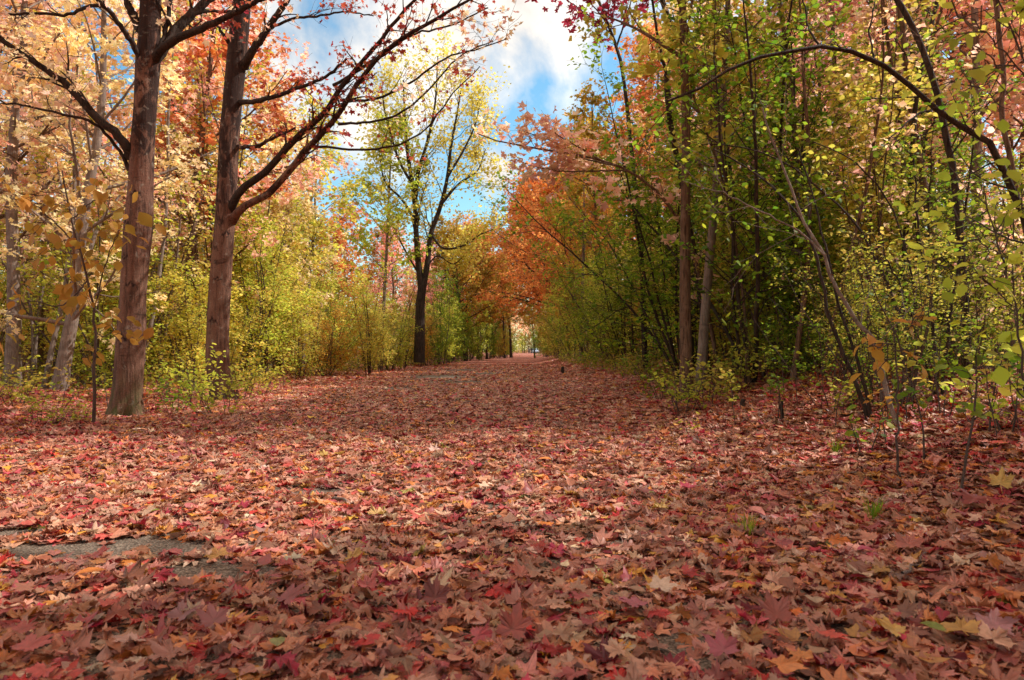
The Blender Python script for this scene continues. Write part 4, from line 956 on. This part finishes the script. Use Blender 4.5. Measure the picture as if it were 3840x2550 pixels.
# undergrowth too small and dense to count
def undergrowth():
    rng = np.random.default_rng(99); n = 5200
    side = rng.uniform(size=n) < .5
    y = rng.uniform(9, 46, n)
    x = np.where(side, 3.0 + rng.uniform(0, 1, n) ** 1.4 * 7, -6.3 - rng.uniform(0, 1, n) ** 1.3 * 9 + np.clip((y - 30) * .07, 0, 1.2))
    kp = ~((~side) & (y < 12)); x, y = x[kp], y[kp]; n = len(x)
    W = Wood(); Lv = Leaves()
    for i in range(n):
        h = rng.uniform(.2, .75); p = np.array([x[i], y[i], float(gz(x[i], y[i])) - .02])
        st = walk(rng, p, (rng.normal(0, .25), rng.normal(0, .25), 1), h, 3, .12)
        if i % 2 == 0: W.tube(st, (.005, .004, .003, .002), 3)
        Lv.along(rng, st, int(4 + h * 8), .07, .2)
    me = Lv.mesh(rng, 'undergrowth', OVAL, .065, leaf_mat('leaf_undergrowth', [(.12, .17, .02), (.22, .25, .03), (.36, .32, .04), (.48, .28, .05), (.20, .24, .03)], .5, 1.4), (-.2, .7), .5)
    o = link('undergrowth', me); o['kind'] = 'stuff'; o['label'] = 'low green and yellow undergrowth along both edges of the woods'; o['category'] = 'undergrowth'
    s = link('stems', W.mesh('undergrowth_stems', BM['twig']), o); s['kind'] = 'stuff'
undergrowth()

for i in range(46):
    y = rnd.uniform(4.6, 11.5); x = 2.7 + rnd.uniform(0, 1) ** 1.1 * (y * .62 - .6)
    lf = ['lime', 'green', 'yellowgreen', 'green', 'lime', 'green'][i % 6]
    pr = (SEEDS + LOWS)[[0, 1, 2, 3, 2, 4, 0, 2][i % 8] if y > 8 else i % 3]
    place(pr, 'bank_plant', f'small {COLN[lf]} plant growing out of the leaves on the right bank, {nth(i)} of these', 'plant', x, y, rnd.uniform(0, 6.28), rnd.uniform(.6, 1.0), lf, None, 'small plants on the right bank', ('stems', 'foliage'))
for i, (x, y, s, lf) in enumerate([(7.6, 212, 1.6, 'darkgreen'), (9.6, 209, 1.5, 'darkgreen'), (5.6, 216, 1.5, 'olive'), (3.4, 214, 1.3, 'lime'), (1.6, 205, 1.0, 'yellowgreen')]):  # shade right of the far end is put into the dark green leaves
    place(EDGES[i % 3], 'shrub', f'{COLN[lf]} tall shrub closing the far end of the path, {nth(i)} of them', 'shrub', x, y, i * 1.7, s, lf, None, 'shrubs at the far end', ('stems', 'foliage'))
for i in range(22):
    y = rnd.uniform(6.0, 11.5); x = 3.4 + rnd.uniform(0, 1) * (y * .6 - 2.0)
    lf = ['lime', 'green', 'yellowgreen', 'green'][i % 4]
    place(STICKS[i % 2], 'twiggy_shrub', f'knee-high twiggy {COLN[lf]} shrub on the right bank, {nth(i)} of these', 'shrub', x, y, rnd.uniform(0, 6.28), rnd.uniform(.3, .5), lf, 'twig', 'twiggy shrubs on the right bank', ('stems', 'foliage'))
for i, (x, y, s) in enumerate([(4.1, 86, .8), (4.4, 80, .85), (-.7, 94, .8)]):
    place(EDGES[i], 'shrub', f'olive shrub narrowing the far opening, {nth(i)} of three', 'shrub', x, y, i * 2.1, s, 'olive', None, 'shrubs narrowing the far opening', ('stems', 'foliage'))
# grass tufts, stubs, sticks
def tuft(xn, yn, lab, s):
    rng = np.random.default_rng(int(xn)); p = PG(xn, yn); V, F = [], []
    for i in range(46):
        a = rng.uniform(0, 6.28); b0 = np.array([math.cos(a), math.sin(a), 0]) * rng.uniform(0, .04); l = rng.uniform(.05, .13) * s; d = np.array([math.cos(a), math.sin(a), 0]) * rng.uniform(.2, .9) * l
        w = np.array([-math.sin(a), math.cos(a), 0]) * .0022; k = len(V)
        V += [b0 - w, b0 + w, b0 + d * .5 + w + np.array([0, 0, l * .7]), b0 + d * .5 - w + np.array([0, 0, l * .7]), b0 + d + np.array([0, 0, l * .85])]
        F += [(k, k + 1, k + 2, k + 3), (k + 3, k + 2, k + 4)]
    me = to_mesh('grass_tuft', np.array(V), np.concatenate([np.array(f) for f in F]), [len(f) for f in F], LM['green'], rng.uniform(size=len(F)))
    thing('grass_tuft', lab, 'grass tuft', p + np.array([0, 0, .03]), 0, 1.0, 'grass tufts', me)
tuft(2800, 2022, 'small green grass tuft poking through leaves on the near right', 1.0)
tuft(3275, 1962, 'grass tuft with upright blades on the right bank near the bare seedling', 1.1)
tuft(3135, 1715, 'grass tuft below the spotted seedling on the bank', 1.2)
def stub(xn, yn, h, r, lab, seed):
    rng = np.random.default_rng(seed); p = PG(xn, yn); W = Wood()
    pts = np.array([[0, 0, -.05], [.003, 0, h * .35], [-.004, .004, h * .7], [.006, -.003, h * .93], [.008, 0, h]])
    W.tube(pts, np.array([1.25, 1, .92, .75, .12]) * r, 12, 1 + rng.normal(0, .14, (5, 12)))
    thing('broken_stub', lab, 'stub', p, 0, 1.0, 'broken stubs', W.mesh('broken_stub', BM['dark']))
stub(2932, 1605, .24, .018, 'slim black broken stub on the right bank', 1)
stub(2785, 1560, .16, .03, 'short rotten stub left of the slim black stub', 2)
stub(2110, 1402, .30, .075, 'dark broken stump at the right path edge in the distance', 3)
def stick(a, b, r, lab):
    pa, pb = PG(*a), PG(*b); c = (pa + pb) / 2; W = Wood(); rng = np.random.default_rng(int(a[0]))
    pl = np.array([pa + (pb - pa) * t - c + np.array([0, 0, .045]) + rng.normal(0, .008, 3) for t in np.linspace(0, 1, 7)])
    W.tube(pl, np.linspace(r, r * .5, 7), 6); thing('fallen_stick', lab, 'stick', c, 0, 1.0, 'fallen sticks', W.mesh('fallen_stick', BM['grey']))
stick((1255, 1890), (1330, 1915), .011, 'short pale stick lying on the path')
stick((3390, 2190), (3480, 2100), .007, 'curved thin twig on the right bank')
stick((3180, 1790), (3300, 1830), .006, 'straw-coloured stalk in the leaves of the right bank')

# ------------------------------------------------------------------ far away: two walkers and a parked car
def solid(name, col, rough=.6):
    m, t = new_mat(name); n = t.n('ShaderNodeTexNoise', i_Scale=9.0, i_Detail=3.0)
    pb = t.n('ShaderNodeBsdfPrincipled', i_Roughness=rough); t.l(t.mix(1.0, col, t.mapr(n.outputs[0], .3, .7, .8, 1.15), 'MULTIPLY'), pb.inputs['Base Color'])
    o = t.n('ShaderNodeOutputMaterial'); t.l(pb.outputs[0], o.inputs[0]); return m

def skinned(name, joints, edges, mat, parent, root=0):
    me = bpy.data.meshes.new(name); me.from_pydata([j[:3] for j in joints], edges, []); me.materials.append(mat)
    o = link(name, me, parent)
    m = o.modifiers.new('skin', 'SKIN'); m.use_smooth_shade = True
    for v, j in zip(me.skin_vertices[0].data, joints):
        v.radius = (j[3], j[4] if len(j) > 4 else j[3])
    me.skin_vertices[0].data[root].use_root = True
    s = o.modifiers.new('sub', 'SUBSURF'); s.levels = 1; s.render_levels = 1
    return o

def person(xn, Y, label, top, legs, hair, stride, H=1.0, rz=0.0):
    x = (xn - 1920) / FPX * Y
    t = thing('person', label, 'person', G(x, Y, .0), rz, H, 'walkers at the far end of the path')
    a = stride
    J = [(0, 0, .95, .13, .10), (0, 0, 1.15, .13, .10), (0, 0, 1.38, .15, .10), (0, 0, 1.50, .055), (0, -.02, 1.58, .075), (0, -.02, 1.70, .085), (0, -.01, 1.77, .05),
         (.09, 0, .90, .085), (.10, -a, .50, .06), (.10, -a * .6 - .02, .08, .045), (.10, -a * .6 - .16, .04, .035),
         (-.09, 0, .90, .085), (-.10, a, .50, .06), (-.10, a * 1.7, .10, .045), (-.10, a * 1.7 - .12, .04, .035),
         (.19, 0, 1.38, .055), (.24, .04, 1.10, .045), (.23, -.08, .86, .035), (-.19, 0, 1.38, .055), (-.24, -.03, 1.10, .045), (-.23, -.12, .88, .035)]
    E = [(0, 1), (1, 2), (2, 3), (3, 4), (4, 5), (5, 6), (0, 7), (7, 8), (8, 9), (9, 10), (0, 11), (11, 12), (12, 13), (13, 14), (2, 15), (15, 16), (16, 17), (2, 18), (18, 19), (19, 20)]
    skinned('body', J, E, solid('skin_tone', (.45, .27, .20)), t)
    K = [(0, 0, .88, .155, .125), (0, 0, 1.15, .15, .12), (0, 0, 1.40, .165, .115), (0, 0, 1.49, .07), (.20, 0, 1.39, .075), (.25, .04, 1.10, .062), (.24, -.06, .90, .05), (-.20, 0, 1.39, .075), (-.25, -.03, 1.10, .062), (-.24, -.10, .92, .05)]
    skinned('jacket', K, [(0, 1), (1, 2), (2, 3), (2, 4), (4, 5), (5, 6), (2, 7), (7, 8), (8, 9)], solid('jacket_cloth', top), t)
    Lg = [(0, 0, .95, .145, .115)] + [J[7][:3] + (.10,), J[8][:3] + (.078,), J[9][:3] + (.06,), J[11][:3] + (.10,), J[12][:3] + (.078,), J[13][:3] + (.06,)]
    skinned('trousers', Lg, [(0, 1), (1, 2), (2, 3), (0, 4), (4, 5), (5, 6)], solid('trouser_cloth', legs), t)
    skinned('hair', [(0, .03, 1.66, .07), (0, .02, 1.74, .085), (0, -.03, 1.79, .05)], [(0, 1), (1, 2)], solid('hair_tone', hair), t)
person(1984, 188, 'walker in dark grey coat and black trousers, left of the two far away', (.05, .045, .06), (.012, .012, .016), (.30, .26, .22), .10, .96, .1)
person(1994, 184, 'walker in a black jacket beside the grey-coated one, right of the two', (.012, .013, .014), (.02, .022, .022), (.16, .10, .07), .14, 1.05, -.1)

def car(xn, Y):
    x = (xn - 1920) / FPX * Y
    t = thing('parked_car', 'pale blue-grey car parked beyond the far end of the path', 'car', G(x, Y), R(12))
    def loft(secs, mat, nm, par):
        n = len(secs[0]); V = [v for s in secs for v in s]; F = []
        for i in range(len(secs) - 1):
            for j in range(n): F.append((i * n + j, i * n + (j + 1) % n, (i + 1) * n + (j + 1) % n, (i + 1) * n + j))
        F += [tuple(range(n))[::-1], tuple(range((len(secs) - 1) * n, len(secs) * n))]
        return link(nm, to_mesh(nm, np.array(V), np.concatenate([np.array(f) for f in F]), [len(f) for f in F], mat), par)
    def sec(y, w, z0, z1): return [(-w, y, z0 + .1), (-w * .92, y, z0), (w * .92, y, z0), (w, y, z0 + .1), (w, y, z1 - .15), (w * .9, y, z1), (-w * .9, y, z1), (-w, y, z1 - .15)]
    paint = solid('car_paint', (.42, .50, .56), .3); glass = solid('car_glass', (.03, .06, .07), .1); rub = solid('tyre_rubber', (.02, .02, .02), .8); red = solid('tail_lens', (.35, .03, .02), .3); chrome = solid('rim_metal', (.4, .4, .42), .3)
    loft([sec(-2.1, .72, .35, .75), sec(-1.9, .84, .25, .88), sec(-.9, .88, .22, .98), sec(1.3, .88, .22, .98), sec(1.95, .84, .25, .92), sec(2.12, .74, .38, .78)], paint, 'body', t)
    loft([sec(-1.0, .80, .95, .99), sec(-.35, .70, .95, 1.44), sec(.9, .70, .95, 1.46), sec(1.75, .78, .93, .97)], glass, 'windows', t)
    loft([sec(-.35, .66, 1.40, 1.475), sec(.2, .67, 1.42, 1.50), sec(.95, .66, 1.42, 1.49)], paint, 'roof', t)
    for sx in (-1, 1):
        for y in (-1.3, 1.3):
            W = Wood(); W.tube([(sx * .70, y, .32), (sx * .72, y, .32), (sx * .88, y, .32), (sx * .90, y, .32)], [.2, .32, .32, .2], 20)
            w = link('wheel', W.mesh('wheel', rub), t)
            W = Wood(); W.tube([(sx * .89, y, .32), (sx * .905, y, .32), (sx * .907, y, .32)], [.19, .18, .01], 16); link('rim', W.mesh('rim', chrome), w)
        link('tail_light', to_mesh('tail_light', np.array([(sx * .60, -2.125, .62), (sx * .74, -2.10, .62), (sx * .74, -2.05, .74), (sx * .60, -2.125, .74)]), [0, 1, 2, 3], [4], red), t)
car(2006, 205)

# ------------------------------------------------------------------ light and sky
SUN_AZ, SUN_EL = R(73), R(45.5)                       # right of the view direction, above the horizon
sdir = Vector((math.sin(SUN_AZ) * math.cos(SUN_EL), math.cos(SUN_AZ) * math.cos(SUN_EL), math.sin(SUN_EL)))
ld = bpy.data.lights.new('sun', 'SUN'); ld.energy = 5.0; ld.angle = R(.53); ld.color = (1.0, .96, .90)
lo = bpy.data.objects.new('sun', ld); COL.objects.link(lo); lo.rotation_euler = sdir.to_track_quat('Z', 'Y').to_euler(); lo.location = (20, 10, 30)

w = bpy.data.worlds.new('World'); sc.world = w; w.use_nodes = True
t = NT(w)
sky = t.n('ShaderNodeTexSky', sky_type='NISHITA', sun_disc=False, sun_elevation=SUN_EL, sun_rotation=SUN_AZ, altitude=100.0, air_density=1.0, dust_density=.6, ozone_density=2.0)
tc = t.n('ShaderNodeTexCoord')
hs = t.n('ShaderNodeHueSaturation', i_Saturation=1.25, i_Value=1.0); t.l(sky.outputs[0], hs.inputs['Color'])
skyc = t.mix(1.0, hs.outputs[0], (1.75, 1.8, 1.42), 'MULTIPLY')
n1 = t.n('ShaderNodeTexNoise', i_Scale=5.5, i_Detail=8.0, i_Roughness=.58, i_Distortion=.25); t.l(tc.outputs['Generated'], n1.inputs['Vector'])
n2 = t.n('ShaderNodeTexNoise', i_Scale=2.2, i_Detail=2.0); t.l(tc.outputs['Generated'], n2.inputs['Vector'])
def blob(xn, yn, r):
    d = P(xn, yn, 1.0) - np.array([0, 0, CAM_H]); d = unit(d)
    vm = t.n('ShaderNodeVectorMath', operation='DISTANCE'); t.l(tc.outputs['Generated'], vm.inputs[0]); vm.inputs[1].default_value = tuple(d)
    return t.mapr(vm.outputs['Value'], 0, r, .42, -.42)
m = None
for b in [(1640, 130, .25), (1930, -40, .26), (1860, 650, .085), (1330, 470, .085), (2250, -250, .22), (700, -300, .3)]:
    q = blob(*b); m = q if m is None else t.math('MAXIMUM', m, q)
clear = blob(2040, 420, .11)
m = t.math('SUBTRACT', m, t.math('MAXIMUM', clear, 0.0))
sz = t.n('ShaderNodeSeparateXYZ'); t.l(tc.outputs['Generated'], sz.inputs[0])
m = t.math('MAXIMUM', m, t.math('ADD', t.mapr(n2.outputs[0], .3, .65, -.45, .15), t.mapr(sz.outputs['Z'], .42, .75, 0, .35)))
cov = t.math('ADD', t.math('MULTIPLY', t.math('SUBTRACT', n1.outputs[0], .5), 1.5), m)
cov = t.mapr(cov, -.14, .20, 0, 1)
shade = t.mapr(n1.outputs[0], .35, .65, .62, 1.05)
cl_c = t.mix(1.0, (9.2, 8.6, 7.9), shade, 'MULTIPLY')
cl_c = t.mix(1.0, cl_c, t.mapr(sz.outputs['Z'], .40, .75, 1.0, 1.15), 'MULTIPLY')
skyc = t.mix(cov, skyc, cl_c)
bg = t.n('ShaderNodeBackground', i_Strength=.15); t.l(skyc, bg.inputs[0])
out = t.n('ShaderNodeOutputWorld'); t.l(bg.outputs[0], out.inputs[0])

# ------------------------------------------------------------------ camera and render settings
cd = bpy.data.cameras.new('camera'); cd.lens = 24; cd.sensor_width = 36; cd.clip_start = .05; cd.clip_end = 2500
cd.dof.use_dof = True; cd.dof.focus_distance = 9.0; cd.dof.aperture_fstop = 4.5
cam = bpy.data.objects.new('camera', cd); COL.objects.link(cam); cam.location = (0, 0, CAM_H); cam.rotation_euler = (R(90) + PITCH, 0, 0)
sc.camera = cam
sc.view_settings.view_transform = 'Standard'; sc.view_settings.look = 'None'; sc.view_settings.exposure = 0
cy = sc.cycles
cy.max_bounces = 6; cy.diffuse_bounces = 4; cy.glossy_bounces = 2; cy.transmission_bounces = 4; cy.transparent_max_bounces = 4
cy.caustics_reflective = False; cy.caustics_refractive = False
cy.sample_clamp_indirect = 4.0
